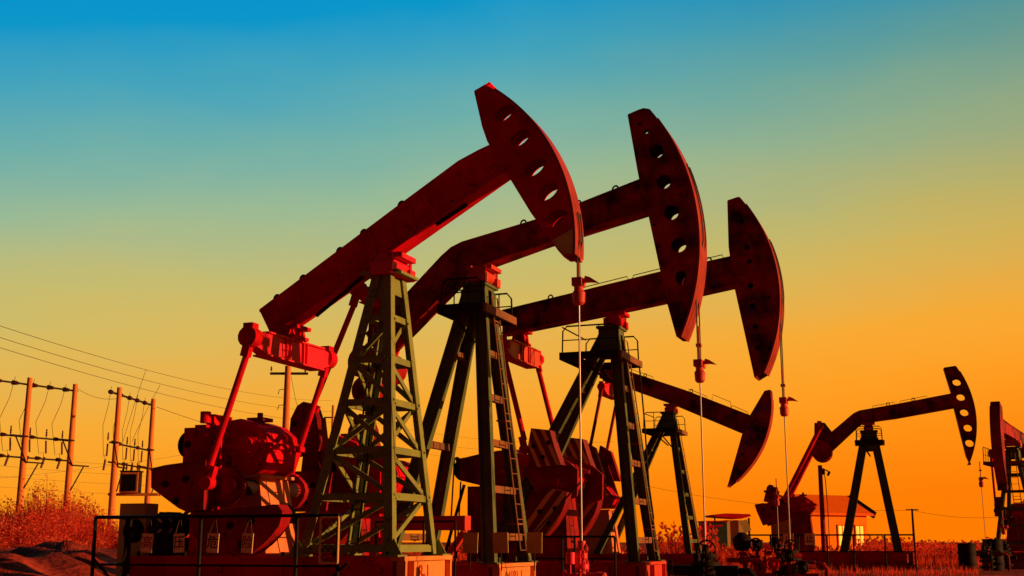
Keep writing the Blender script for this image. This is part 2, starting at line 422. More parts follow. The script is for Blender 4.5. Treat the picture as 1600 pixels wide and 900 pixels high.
    def tail(s, u, z, half, zbeam, mat='red_bright', depth=.42, thick=.2, dangle=None):
        """equalizer bar across the tail under (or beside) the beam with its bearing"""
        m = MB()
        pl = [(-half, z - depth * .22), (-half * .72, z - depth * .5), (half * .72, z - depth * .5), (half, z - depth * .22), (half, z + depth * .3), (half * .8, z + depth * .42), (-half * .8, z + depth * .42), (-half, z + depth * .3)]
        n = len(pl); vs = [(u - thick / 2, y, q) for y, q in pl] + [(u + thick / 2, y, q) for y, q in pl]
        m.add(vs, [tuple(range(n - 1, -1, -1)), tuple(range(n, 2 * n))] + [(i, (i + 1) % n, n + (i + 1) % n, n + i) for i in range(n)])
        for q, dd in ((z + depth * .42, .02), (z - depth * .5, -.02)):
            m.box(u - thick / 2 - .05, u + thick / 2 + .05, -half * .74, half * .74, min(q, q + dd * 1.4), max(q, q + dd * 1.4))
        for y in (-.34, -.22, .22, .34): m.box(u + thick / 2, u + thick / 2 + .045, y - .012, y + .012, z - depth * .5, z + depth * .42)
        e = s.P(m, 'equalizer', mat)
        for y in (-half, half):
            m = MB()
            m.tube((u, y - .11, z + .04), (u, y + .11, z + .04), .17, n=14)
            m.box(u - .09, u + .09, y - .09, y + .09, z + .16, z + .27)
            s.P(m, 'end_bearing', 'red', e)
        m = MB()
        z0 = z + depth * .42 + .03
        m.box(u - .2, u + .2, -.26, .26, z0, z0 + .06)
        for y in (-.17, .17): m.prism([(u - .17, z0 + .06), (u + .17, z0 + .06), (u + .13, zbeam - .02), (u - .13, zbeam - .02)], y - .035, y + .035)
        m.tube((u, -.25, (z0 + zbeam) / 2 + .02), (u, .25, (z0 + zbeam) / 2 + .02), .12, n=14)
        m.box(u - .25, u + .25, -.24, .24, zbeam - .06, zbeam)
        s.P(m, 'tail_bearing', 'red')
        s.eq = (u, z, half)

    def pitman(s, pin, r=.06, mat='red'):
        u, z, half = s.eq
        for k in (-1, 1):
            m = MB()
            y = k * half
            m.tube((u, y, z - .08), (pin[0], y, pin[1] + .22), r, n=12)
            m.bar((u, y, z + .06), (u + (pin[0] - u) * .12, y, z + (pin[1] - z) * .12), .14, .12)
            m.bar((pin[0] + (u - pin[0]) * .12, y, pin[1] + (z - pin[1]) * .12), pin + (0,) and (pin[0], y, pin[1]), .14, .12)
            m.tube((pin[0], y - .1, pin[1]), (pin[0], y + .1, pin[1]), .11, n=14)
            s.P(m, 'pitman_arm', mat)

    def cranks(s, shaft, plate, weights, y=1.05, t=.12, wt=.36, mat='red_dark', wmat='red_dark', rim='red_bright', stripes=None, holes=()):
        for k in (-1, 1):
            y0 = k * y
            m = MB(); m.prism(plate, y0 - t / 2, y0 + t / 2)
            m.tube((shaft[0], y0 - .16, shaft[1]), (shaft[0], y0 + .14, shaft[1]), .13, n=16)
            c = s.P(m, 'crank', mat)
            for i, w in enumerate(weights):
                m = MB(); yo = y0 + k * (t / 2 + .003)
                m.prism(w, min(yo, yo + k * wt), max(yo, yo + k * wt))
                uv = None
                if stripes:
                    ang, per, ph = stripes[i]
                    uv = (lambda co, ang=ang, per=per, ph=ph: ((co.x * math.cos(R(ang)) + co.z * math.sin(R(ang))) / per + ph, 0))
                wo = s.P(m, 'counterweight', 'stripes' if stripes else wmat, c, uv=uv)
                cu = sum(p[0] for p in w) / len(w); cz = sum(p[1] for p in w) / len(w)
                for du, dz in ((-.22, .05), (.16, .12), (.0, -.22)):
                    yy = yo + k * wt; s.P(MB().tube((cu + du, yy - k * .01, cz + dz), (cu + du, yy + k * .035, cz + dz), .055, n=10), 'weight_bolt', 'dark', wo)
        m = MB(); m.tube((shaft[0], -y, shaft[1]), (shaft[0], y, shaft[1]), .13, n=14); s.P(m, 'crank_shaft', 'dark')

    def gear(s, box, ped, hw=.42, mat='red', pmat='red_dark', pulley=None, hole=None):
        m = MB(); m.prism(box, -hw, hw)
        cu = sum(p[0] for p in box) / len(box); cz = sum(p[1] for p in box) / len(box)
        u0 = min(p[0] for p in box); u1 = max(p[0] for p in box)
        m.box(u0 - .07, u1 + .07, -hw - .07, hw + .07, cz - .045, cz + .045)
        n = 9
        for i in range(n):
            u = u0 + (u1 - u0) * (i + .5) / n
            for k in (-1, 1): m.tube((u, k * (hw + .035), cz - .09), (u, k * (hw + .035), cz + .09), .02, n=6)
        for k in (-1, 1):
            m.lathe((cu + .1, k * hw, cz), (0, k, 0), [(0, .22), (.05, .22), (.08, .15), (.12, .15)], 18)
        for u in (u0 + (u1 - u0) * .3, u0 + (u1 - u0) * .7):
            m.bar((u, -hw - .012, cz - .1), (u, -hw - .012, min(p[1] for p in box) + .08), .03, .03)
        g = s.P(m, 'gearbox', mat)
        m = MB(); m.box(cu - .16, cu + .16, -.16, .16, max(p[1] for p in box) - .01, max(p[1] for p in box) + .05); m.tube((cu, 0, max(p[1] for p in box)), (cu, 0, max(p[1] for p in box) + .14), .05, n=10)
        s.P(m, 'inspection_cover', 'red_dark', g)
        (b0, b1, t0, t1, z0, z1, hb, ht) = ped
        m = MB()
        m.add([(b0, -hb, z0), (b1, -hb, z0), (b1, hb, z0), (b0, hb, z0), (t0, -ht, z1), (t1, -ht, z1), (t1, ht, z1), (t0, ht, z1)],
              [(0, 3, 2, 1), (4, 5, 6, 7), (0, 1, 5, 4), (1, 2, 6, 5), (2, 3, 7, 6), (3, 0, 4, 7)])
        m.box(t0 - .08, t1 + .08, -ht - .08, ht + .08, z1, z1 + .05); m.box(b0 - .1, b1 + .1, -hb - .06, hb + .06, z0, z0 + .04)
        p = s.P(m, 'gearbox_pedestal', pmat)
        if pulley:
            (pu, pz, pr, py) = pulley
            m = MB(); m.lathe((pu, py - .16, pz), (0, 1, 0), [(0, pr * .9), (.02, pr), (.26, pr), (.28, pr * .9)], 24)
            m.tube((pu, py - .2, pz), (pu, -hw * .5 if py < 0 else hw * .5, pz), .07, n=10)
            s.P(m, 'brake_drum', 'dark')

    def motor(s, u, z, y, r=.22, l=.55, zb=None):
        m = MB(); m.lathe((u, y - l / 2, z), (0, 1, 0), [(0, r * .8), (.03, r), (l - .12, r), (l - .1, r * 1.05), (l, r * .9)], 18)
        m.tube((u, y - l / 2 - .18, z), (u, y - l / 2, z), .05, n=8)
        for i in range(10):
            t = 2 * PI * i / 10; m.bar((u + math.cos(t) * r, y - l * .4, z + math.sin(t) * r), (u + math.cos(t) * r, y + l * .25, z + math.sin(t) * r), .02, .04, (math.cos(t), 0, math.sin(t)))
        m.box(u - r, u + r, y - l * .4, y + l * .4, (zb or s.zb), z - r * .85)
        mo = s.P(m, 'motor', 'dark')
        m = MB(); m.lathe((u, y - l / 2 - .2, z), (0, 1, 0), [(0, .1), (.01, .13), (.1, .13), (.11, .1)], 14); s.P(m, 'motor_pulley', 'dark', mo)

    def aframe(s, front, rear, ztop, zb, yt=.18, yb=1.0, ut=(.12, -.12), w=.26, h=.17, rungs=7, mat='green_dark', rmat=None, ladder=True, plat=None, rear_yb=None):
        """A-frame: two front legs splayed sideways, two legs leaning back"""
        tops, foots = {}, {}
        for nm, uf, u_t in (('front', front, ut[0]), ('rear', rear, ut[1])):
            for k in (-1, 1):
                ybb = yb if nm == 'front' else (rear_yb or yb)
                a = Vector((u_t, k * yt, ztop)); b = Vector((uf, k * ybb, zb))
                m = MB(); m.ibar(b, a, w, h, .035)
                m.box(uf - .22, uf + .22, k * ybb - .2, k * ybb + .2, zb, zb + .03)
                for q in (-.14, .14): m.tube((uf + q, k * ybb - k * .14, zb + .03), (uf + q, k * ybb - k * .14, zb + .12), .022, n=6)
                s.P(m, 'leg', mat)
                tops[nm, k] = a; foots[nm, k] = b
            for i in range(rungs):
                t = (i + .55) / rungs
                if nm == 'rear' and i % 2: continue
                a = foots[nm, -1].lerp(tops[nm, -1], t); b = foots[nm, 1].lerp(tops[nm, 1], t)
                m = MB(); m.bar(a, b, .12, .14, (0, 0, 1)); s.P(m, 'cross_tie', rmat or mat)
        m = MB()
        m.box(min(ut) - .17, max(ut) + .17, -.40, .40, s.ztow - .06, s.ztow - .002); m.box(min(ut) - .13, max(ut) + .13, -yt - .09, yt + .09, ztop, s.ztow - .06)
        for k in (-1, 1): m.prism([(ut[1] - .2, ztop - .55), (ut[0] + .17, ztop - .55), (ut[0] + .14, ztop), (ut[1] - .14, ztop)], k * (yt + .11), k * (yt + .14))
        s.P(m, 'tower_cap', mat)
        if ladder:
            m = MB()
            uo = .22
            p0 = Vector((front + uo, .30, zb + .25)); p1 = Vector((ut[0] + uo + .02, -.02, ztop - .15))
            for q in (-.17, .17):
                m.pipe([p0 + Vector((0, q, 0)), p1 + Vector((0, q, 0))], .018, 6)
            n = int((p1 - p0).length / .3)
            for i in range(n + 1):
                c = p0.lerp(p1, i / n); m.pipe([c + Vector((0, -.17, 0)), c + Vector((0, .17, 0))], .011, 5)
            for t in (.1, .5, .9):
                c = p0.lerp(p1, t); m.bar(c + Vector((-.2, 0, 0)), c, .03, .38)
            s.P(m, 'ladder', 'green_rust')
        if plat:
            zp_, u0, u1, hy, rh = plat
            m = MB()
            for a, b, c, d in ((u0, u1, -hy, -hy + .5), (u0, u1, hy - .5, hy), (u0, u0 + .35, -hy + .5, hy - .5)):
                m.box(a, b, c, d, zp_ - .03, zp_)
            for y in (-hy, hy): m.box(u0, u1, y - .03, y + .03, zp_ - .1, zp_ + .08)
            m.box(u0 - .05, u0, -hy - .03, hy + .03, zp_ - .1, zp_ + .08)
            for k in (-1, 1): m.bar((u0 * .6, k * (hy - .1), zp_ - .05), (0, k * (yt + .12), zp_ - .6), .05, .05)
            pf = s.P(m, 'platform', 'dark')
            s.P(MB().box(u1 + .003, u1 + .07, -hy - .03, hy + .03, zp_ - .1, zp_ + .06), 'toe_board', 'green_rust', pf)
            m = MB()
            for k in (-1, 1):
                y = k * hy
                m.pipe([(u0 + .02, y, zp_), (u0 + .04, y, zp_ + rh - .12), (u0 + .14, y, zp_ + rh), (u1 - .14, y, zp_ + rh), (u1 - .04, y, zp_ + rh - .12), (u1 - .02, y, zp_)], .02, 6)
                m.pipe([(u0 + .03, y, zp_ + rh * .52), (u1 - .03, y, zp_ + rh * .52)], .014, 5)
                for t in (.33, .66): m.pipe([(u0 + (u1 - u0) * t, y, zp_), (u0 + (u1 - u0) * t, y, zp_ + rh)], .014, 5)
            m.pipe([(u0 + .03, -hy, zp_ + rh - .02), (u0 + .03, hy, zp_ + rh - .02)], .018, 5)
            s.P(m, 'guard_rail', 'railpaint', pf)

def interp(pl, u):
    for (a, z0), (b, z1) in zip(pl, pl[1:]):
        if a <= u <= b: return z0 + (z1 - z0) * (u - a) / (b - a)
    return pl[0][1] if u < pl[0][0] else pl[-1][1]

def lattice(p, zb, ztop, mat='green'):
    """four angle-iron legs with horizontal and diagonal angles on every face"""
    bot = {(-1, -1): (-1.02, -.86), (1, -1): (.62, -.86), (-1, 1): (-1.02, .86), (1, 1): (.62, .86)}
    top = {(-1, -1): (-.12, -.30), (1, -1): (.22, -.30), (-1, 1): (-.12, .30), (1, 1): (.22, .30)}
    pt = lambda c, t: Vector((bot[c][0] + (top[c][0] - bot[c][0]) * t, bot[c][1] + (top[c][1] - bot[c][1]) * t, zb + (ztop - zb) * t))
    for c in bot:
        m = MB(); m.angle(pt(c, 0), pt(c, 1), .15, .03, (-c[0], 0, 0), (0, -c[1], 0))
        f = pt(c, 0); m.box(f.x - .17, f.x + .17, f.y - .17, f.y + .17, zb, zb + .03)
        m.prism([(f.x - .16, zb + .03), (f.x + .16, zb + .03), (f.x + .02 * c[0], zb + .28)], f.y - .012, f.y + .012)
        p.P(m, 'leg', mat)
    lv = [.025, .20, .36, .53, .685, .84]
    faces = [((-1, -1), (1, -1), (0, -1, 0)), ((-1, 1), (1, 1), (0, 1, 0)), ((1, -1), (1, 1), (1, 0, 0)), ((-1, -1), (-1, 1), (-1, 0, 0))]
    for fi, (a, b, nrm) in enumerate(faces):
        nv = Vector(nrm)
        for i, t in enumerate(lv):
            m = MB(); ins = nv * -.05
            m.bar(pt(a, t) + ins, pt(b, t) + ins, .10, .04, nrm); m.bar(pt(a, t) + ins + Vector((0, 0, .055)) - nv * .05, pt(b, t) + ins + Vector((0, 0, .055)) - nv * .05, .02, .09, nrm)
            p.P(m, 'cross_tie', mat)
        dg = [(0, 1, 1), (1, 2, 0), (2, 3, 2), (3, 4, 0), (4, 5, 1)]
        for i, j, kind in dg:
            for q in ((0, 1) if kind == 2 else (kind,)):
                s_, e_ = (a, b) if q else (b, a)
                m = MB(); off = nv * (-.075 - .055 * q)
                m.bar(pt(s_, lv[i]) + off, pt(e_, lv[j]) + off, .08, .035, nrm); p.P(m, 'brace', mat)
    m = MB()
    for y in (-1, 1):
        c0, c1 = (-1, y), (1, y)
        m.add([pt(c0, .91) + Vector((.04, y * -.04, 0)), pt(c1, .91) + Vector((-.04, y * -.04, 0)), pt(c1, 1) + Vector((-.03, y * -.04, 0)), pt(c0, 1) + Vector((.03, y * -.04, 0)),
               pt(c0, .91) + Vector((.04, y * -.06, 0)), pt(c1, .91) + Vector((-.04, y * -.06, 0)), pt(c1, 1) + Vector((-.03, y * -.06, 0)), pt(c0, 1) + Vector((.03, y * -.06, 0))],
              [(0, 1, 2, 3), (7, 6, 5, 4), (0, 4, 5, 1), (1, 5, 6, 2), (2, 6, 7, 3), (3, 7, 4, 0)])
    for x in (-1, 1):
        c0, c1 = (x, -1), (x, 1)
        m.add([pt(c0, .93) + Vector((x * -.045, .04, 0)), pt(c1, .93) + Vector((x * -.045, -.04, 0)), pt(c1, 1) + Vector((x * -.045, -.04, 0)), pt(c0, 1) + Vector((x * -.045, .04, 0)),
               pt(c0, .93) + Vector((x * -.065, .04, 0)), pt(c1, .93) + Vector((x * -.065, -.04, 0)), pt(c1, 1) + Vector((x * -.065, -.04, 0)), pt(c0, 1) + Vector((x * -.065, .04, 0))],
              [(0, 1, 2, 3), (7, 6, 5, 4), (0, 4, 5, 1), (1, 5, 6, 2), (2, 6, 7, 3), (3, 7, 4, 0)])
    p.P(m, 'gusset_plate', mat)
    m = MB(); m.box(-.3, .40, -.40, .40, ztop, ztop + .05); cap = p.P(m, 'tower_cap', mat)
    m = MB(); m.prism([(-.24, ztop + .05), (.36, ztop + .05), (p.up + .2, p.ztow - .003), (p.up - .2, p.ztow - .003)], -.34, .34); p.P(m, 'saddle_base', 'red')
    m = MB()
    u0, u1 = pt((-1, 1), 0).x + .35, pt((-1, 1), .8).x + .1
    for q in (-.17, .17): m.pipe([(u0, .3 + q, zb + .1), (u1 + .05, q * .9, zb + (ztop - zb) * .82)], .016, 5)
    n = 14
    for i in range(n):
        t = (i + .5) / n; uu = u0 + (u1 + .05 - u0) * t; yy = .3 * (1 - t); zz = zb + .1 + ((ztop - zb) * .82 - .1) * t
        m.pipe([(uu, yy - .17, zz), (uu, yy + .17, zz)], .011, 5)
    p.P(m, 'ladder', 'railpaint')

# ---- nearest pumpjack, lattice tower ------------------------------------------------
GRP = 'pumpjacks in the oil field'
p = P1 = Pump('large red pumpjack with green lattice tower, nearest one, left of the other two big ones', -2.11, 20, 20)
p.skid(-4.3, .74, 1.38, .9, plate=(-.62, .12, 'ochre'), text=('8-1', .33))
p.beam([(-2.32, 5.53), (.23, 7.11), (1.36, 7.80), (1.72, 7.95), (2.1, 8.08)], [(-2.09, 5.03), (2.2, 7.53)], .20, 6.3, up=.12, mat='red',
       ribs=((-.25, .17), (.1, .17), (.45, .17)), lugs=(-2.1, -1.6, -.9, -.45, .25), saddle='red_bright')
for a, b in (((-1.25, -.12, 5.36), (-.35, -.12, 6.0)), ((.95, -.12, 6.76), (1.5, -.12, 7.06))): p.P(MB().bar(a, b, .05, .05), 'under_rail', 'dark')
p.head([(1.92, 9.11), (1.65, 8.99), (1.80, 8.35), (1.89, 8.09), (2.2, 7.56), (2.64, 6.81), (3.1, 6.14), (3.20, 6.02)], 3.28, 57.5, -4.5, .215,
       holes=[(2.17, 8.53, .205, .122, 32), (2.45, 8.07, .205, .122, 32), (2.70, 7.54, .205, .125, 32), (2.92, 7.11, .205, .125, 32), (3.05, 6.66, .20, .115, 32)], c=(0.08, 6.3))
p.P(MB().prism([(3.00, 6.29), (3.10, 6.16), (3.21, 6.05), (3.34, 6.06), (3.35, 6.25), (3.35, 6.46)], -.221, -.216), 'tip_plate', 'olive')
p.hanger(5.62, 1.6, 8, .06, zt=6.1, uw=3.37, cbar=.6)
p.tail(-1.79, 4.80, 1.28, 5.22, depth=.38)
p.pitman((-2.45, 2.52), .055, 'red')
lattice(p, 1.38, 5.95)
p.cranks((-2.15, 2.48), [(-3.3, 2.66), (-2.3, 2.78), (-2.1, 2.72), (-1.98, 2.6), (-1.94, 2.48), (-1.98, 2.34), (-2.1, 2.2), (-2.3, 2.14), (-3.2, 2.3)],
         [[(-3.49, 2.77), (-3.22, 2.82), (-2.46, 2.89), (-2.46, 2.10), (-2.75, 2.06), (-2.93, 2.13), (-3.47, 2.46)],
          [(-2.75, 2.03), (-2.2, 2.10), (-1.12, 2.17), (-1.03, 2.06), (-1.07, 1.86), (-1.22, 1.68), (-1.37, 1.55), (-1.59, 1.42), (-2.34, 1.40), (-2.6, 1.7)]], y=1.0, wt=.3)
p.gear([(-2.75, 2.70), (-2.05, 2.70), (-1.9, 2.78), (-1.84, 3.1), (-1.9, 3.36), (-2.1, 3.53), (-2.4, 3.62), (-2.7, 3.58), (-2.86, 3.4), (-2.86, 2.85)],
       (-2.95, -1.78, -2.8, -2.02, 1.38, 2.64, .55, .46), .5, mat='red', pmat='cream', pulley=(-3.42, 3.22, .24, -.3))
m = MB(); m.box(-3.14, -2.92, -.72, -.56, 1.4, 3.52); m.box(-2.66, -2.6, -.75, -.69, 1.4, 3.5); m.box(-3.5, -3.0, -.5, .3, 2.7, 3.5); m.box(-3.1, -2.95, -.45, .1, 3.5, 3.72)
m.tube((-2.98, -.66, 3.55), (-2.98, -.66, 3.74), .09, n=12)
p.P(m, 'belt_guard', 'red')
m = MB(); m.prism([(-1.78, 2.02), (-1.66, 1.9), (-1.66, 2.1), (-1.78, 2.24)], -.14, .14); m.add([], []); p.P(m, 'oil_drain', 'dark')
p.motor(-3.62, 1.86, -.55, .22, .6)
m = MB(); m.box(-4.62, -4.08, -.62, -.30, 1.0, 2.24); m.box(-4.60, -4.1, -.635, -.62, 1.98, 2.22)
mc = p.P(m, 'control_cabinet', 'olive')
m = MB(); m.lathe((-4.3, -.63, 1.78), (0, -1, 0), [(0, .2), (.03, .2), (.05, .14)], 20); p.P(m, 'cooling_fan', 'dark', mc)
m = MB(); m.bar((-3.9, -.7, 1.45), (-3.2, -.7, 2.1), .05, .05); m.bar((-3.6, -.5, 1.7), (-3.1, -.5, 1.95), .04, .04); m.bar((-3.3, -.4, 1.4), (-3.3, -.4, 2.2), .05, .05)
p.P(m, 'brake_linkage', 'dark')

# ---- second pumpjack, bent beam ------------------------------------------------------
p = P2 = Pump('large red pumpjack with a bent beam and tall round-holed horsehead, second of the big three', -.70, 25, 20)
p.skid(-4.6, .76, 1.19, 1.05, plate=(-1.0, .55, 'ochre'), text=('4181-1', .30))
p.beam([(-2.5, 5.98), (-1.5, 6.84), (-.77, 7.53), (-.55, 7.70), (-.30, 7.80), (1.52, 8.17), (3.62, 8.79)], [(-2.2, 5.38), (-1.48, 6.0), (-.45, 6.93), (-.16, 7.18), (.3, 7.29), (1.52, 7.62), (3.72, 8.11)], .23, 7.42, up=.12, mat='red_worn', lugs=(1.0, 2.2, 3.0))
p.head([(3.70, 10.22), (3.60, 10.20), (3.38, 10.13), (3.55, 9.0), (3.63, 8.5), (3.75, 8.05), (4.1, 6.15), (4.26, 5.5)], 4.62, 36.8, -24.6, .34,
       holes=[(3.95, 9.28, .15, .15, 0), (4.08, 8.63, .15, .15, 0), (4.22, 7.98, .15, .15, 0), (4.35, 7.31, .15, .15, 0), (4.38, 6.65, .12, .15, 0), (3.75, 9.72, .05, .05, 0), (3.62, 9.9, .04, .04, 0)], mat='red_worn', c=(.12, 7.42))
p.hanger(4.98, 1.6, 20, .13, uw=4.62, zt=6.6)
p.tail(-2.15, 6.66, 1.3, 6.78, depth=.3, mat='red')
m = MB()
for y in (-.3, .3): m.prism([(-2.4, 5.7), (-1.7, 6.3), (-1.95, 6.75), (-2.35, 6.75)], y - .04, y + .04)
m.tube((-2.3, -.75, 5.28), (-2.3, .75, 5.28), .34, n=20); m.tube((-2.3, -.62, 4.7), (-2.3, -.3, 4.7), .3, n=18); m.box(-2.42, -2.18, -.25, .25, 4.5, 5.5)
p.P(m, 'tail_weight', 'red_dark')
p.pitman((-3.15, 4.02), .06, 'red')
p.cranks((-3.1, 3.1), [(-3.45, 3.0), (-3.35, 4.1), (-2.98, 4.1), (-2.8, 3.0), (-3.0, 2.8)],
         [[(-3.59, 3.61), (-3.56, 4.07), (-3.42, 4.33), (-3.28, 4.41), (-3.07, 4.34), (-2.95, 4.05), (-2.87, 3.6), (-2.9, 3.4), (-3.5, 3.3)],
          [(-3.55, 3.0), (-2.7, 3.0), (-2.75, 2.2), (-3.6, 2.2)]], y=1.05, wt=.3)
p.gear([(-3.6, 2.9), (-2.5, 2.9), (-2.35, 3.2), (-2.5, 3.6), (-3.0, 3.8), (-3.5, 3.6)], (-3.75, -2.3, -3.5, -2.5, 1.19, 2.86, .7, .55), .5)
p.motor(-4.3, 1.5, .4)
m = MB(); m.box(-2.7, -1.5, -.7, -.45, 2.3, 2.42); m.box(-2.1, -1.9, -.6, -.4, 1.2, 3.2); m.tube((-1.95, -.5, 2.9), (-1.95, .5, 2.9), .4, n=20); p.P(m, 'belt_guard', 'red')
p.aframe(.66, -1.5, 6.75, 1.19, rungs=6, plat=(6.25, -.5, .45, .88, .6), mat='green_dark', rmat='green_rust')
m = MB(); m.box(-1.6, .36, -1.55, -1.25, 1.82, 2.09); p.P(m, 'step_beam', 'coral')
for a, b in (((.30, -1.4, 1.80), (-.2, -1.2, 1.22)), ((-1.4, -1.4, 1.82), (-1.4, -1.2, 1.2))): p.P(MB().bar(a, b, .12, .12), 'step_beam_brace', 'coral')

# ---- third pumpjack, striped counterweights ------------------------------------------
p = P3 = Pump('large red pumpjack with level beam and yellow-striped counterweights, third of the big three', 2.49, 30, 20)
p.skid(-4.4, .88, 1.14, 1.05, front='coral', plate=(-.25, .42, 'coral'))
p.beam([(-2.84, 7.45), (1.3, 8.14), (3.12, 8.40)], [(-2.84, 6.82), (.14, 7.22), (1.52, 7.42), (3.2, 7.68)], .24, 7.4, up=.12, mat='red_worn', lugs=(-1.6, 2.5), saddle='red', rail=((-.9, .5, .09), (.6, 1.6, .09), (2.0, 2.9, .09)))
p.head([(3.32, 9.82), (3.08, 9.76), (3.07, 8.6), (3.16, 7.67), (3.37, 6.49), (3.56, 5.40)], 4.05, 37.5, -27.0, .36, c=(.15, 7.35),
       holes=[(3.40, 9.2, .06, .06, 0), (3.50, 8.55, .07, .07, 0), (3.55, 8.2, .06, .06, 0), (3.55, 7.6, .07, .07, 0), (3.58, 7.1, .07, .07, 0), (3.62, 6.6, .07, .07, 0), (3.66, 6.1, .07, .07, 0)], mat='red_worn')
p.hanger(4.85, 1.6, 20, .13, uw=4.16, zt=6.4)
p.tail(-2.42, 6.32, 1.32, 6.9, mat='coral', depth=.46, thick=.26)
p.pitman((-1.85, 3.78), .065, 'red')
p.cranks((-1.15, 3.0), [(-1.75, 3.55), (-1.45, 3.75), (-.85, 3.5), (-.58, 3.28), (-.6, 2.66), (-1.0, 2.5), (-1.55, 2.65), (-1.95, 3.3)],
         [[(-1.6, 4.26), (-1.13, 4.20), (-1.02, 3.8), (-.86, 3.38), (-1.57, 3.32), (-1.70, 3.73)],
          [(-1.80, 2.26), (-1.06, 2.82), (-.72, 2.74), (-.76, 2.5), (-.85, 2.28), (-1.02, 1.98), (-1.26, 1.70), (-1.84, 1.70)]], y=1.08, wt=.42,
         stripes=[(25, .22, .1), (142, .27, .3)])
p.gear([(-2.55, 2.85), (-1.0, 2.85), (-.85, 3.1), (-1.1, 3.5), (-1.7, 3.7), (-2.4, 3.75), (-2.7, 3.5)], (-2.6, -1.0, -2.4, -1.1, 1.14, 2.8, .62, .5), .5, pmat='red_dark', pulley=(-3.85, 3.4, .30, -.1))
m = MB(); m.prism([(-3.9, 3.66), (-3.3, 3.78), (-2.5, 3.88), (-2.3, 3.6), (-2.3, 2.9), (-3.2, 2.95), (-3.9, 3.12)], -.42, .42); m.box(-3.65, -2.7, -.5, .5, 1.14, 2.96)
m.prism([(-4.1, 3.45), (-4.2, 3.72), (-4.14, 3.74), (-3.9, 3.58)], -.04, .04)
p.P(m, 'belt_guard', 'red_dark')
m = MB(); m.pipe([(-4.18, -.1, 3.7), (-4.25, -.1, 2.3), (-4.3, -.1, 1.2)], .022, 6); m.pipe([(-4.0, -.1, 3.1), (-4.05, -.1, 2.0), (-4.1, -.1, 1.2)], .022, 6); m.bar((-3.7, -.6, 3.0), (-4.2, -.6, 1.3), .06, .06)
p.P(m, 'brake_linkage', 'dark')
p.aframe(.72, -3.0, 6.65, 1.14, rungs=6, plat=(6.05, -1.0, .45, 1.0, .72), mat='green_dark', rmat='green_rust', rear_yb=.8)
m = MB(); m.pipe([(.62, .3, 5.9), (.72, .3, 4.5), (.78, .35, 3.0), (.86, .42, 2.2), (.8, .5, 1.5), (.86, .5, 1.2)], .022, 6); p.P(m, 'hanging_hose', 'dark')

# ---- far pumpjack with its head down ---------------------------------------------------
p = P4 = Pump('distant red pumpjack with its horsehead lowered, behind the third big one', 6.71, 52, 20)
p.skid(-4.4, 1.2, 1.12, 1.05, front='red_dark')
p.beam([(-3.0, 9.35), (.76, 7.94), (3.6, 6.72)], [(-3.0, 8.62), (.12, 7.38), (3.2, 5.98)], .24, 7.5, up=.12, mat='red_worn', lugs=(-1.0, 1.0), rail=((-2.2, -.6, .12), (.9, 1.7, .1), (1.9, 2.7, .25), (2.7, 3.4, .1)))
p.head([(4.35, 7.78), (4.13, 7.74), (3.48, 6.73), (3.13, 5.95), (2.44, 3.82)], 4.32, 3.3, -51.0, .30, c=(.05, 7.42),
       holes=[(3.75 - .17 * i * 1.25, 6.55 - .36 * i * 1.28, .05, .05, 0) for i in range(6)], mat='red_worn')
p.hanger(3.4, 1.6, 0, .13, uw=4.40, zt=6.4)
p.tail(-2.6, 8.05, 1.3, 8.55, depth=.5, thick=.3)
p.pitman((-3.3, 4.6), .07, 'red_dark')
p.cranks((-2.9, 3.4), [(-3.6, 3.4), (-3.5, 4.8), (-3.0, 4.9), (-2.5, 3.4), (-2.9, 3.0)], [[(-3.7, 4.3), (-3.4, 5.8), (-2.9, 5.5), (-2.5, 4.2)]], y=1.05, wt=.35)
p.gear([(-3.6, 3.0), (-2.5, 3.0), (-2.3, 3.4), (-2.7, 3.9), (-3.4, 3.9)], (-3.7, -2.4, -3.5, -2.6, 1.12, 2.9, .65, .5), .5, pmat='cream')
p.motor(-4.0, 1.6, .2)
p.aframe(.9, -3.0, 6.85, 1.12, rungs=6, plat=(6.2, -.9, .5, 1.0, .75), mat='green_dark')

# ---- far pumpjack with the bent beam, right ---------------------------------------------
p = P5 = Pump('distant red pumpjack with a bent beam and five large see-through holes in its horsehead', 16.09, 55, 16.5)
p.skid(-4.8, 1.4, 1.16, 1.05, front='red_dark')
p.beam([(-1.95, 6.22), (-.62, 7.30), (-.35, 7.42), (1.25, 7.66), (3.74, 8.08)], [(-1.65, 5.62), (-.42, 6.72), (-.2, 6.86), (1.2, 7.02), (3.7, 7.42)], .24, 6.9, up=0, mat='red_worn', lugs=(.9, 2.0), rail=((.2, 1.2, .1), (1.4, 2.6, .1)))
p.head([(3.78, 9.25), (3.38, 9.2), (3.62, 8.1), (3.7, 7.4), (4.05, 5.3), (4.2, 4.92)], 4.52, 31.5, -26.0, .3, c=(.02, 6.9),
       holes=[(3.88, 8.55, .19, .17, 0), (4.0, 7.88, .19, .17, 0), (4.1, 7.2, .19, .17, 0), (4.2, 6.52, .19, .17, 0), (4.22, 5.85, .19, .17, 0)], mat='red_worn')
p.hanger(4.3, 1.6, 0, .10, uw=4.58, zt=6.2)
p.tail(-2.1, 6.62, 1.25, 6.85, depth=.36, mat='red_dark')
m = MB()
for y in (-.3, .3): m.prism([(-2.0, 5.75), (-1.4, 6.2), (-1.9, 6.9), (-2.35, 6.9), (-2.4, 6.1)], y - .05, y + .05)
m.tube((-2.1, -.8, 5.62), (-2.1, .8, 5.62), .46, n=22)
p.P(m, 'tail_weight', 'red_dark')
p.pitman((-3.7, 3.4), .10, 'red')
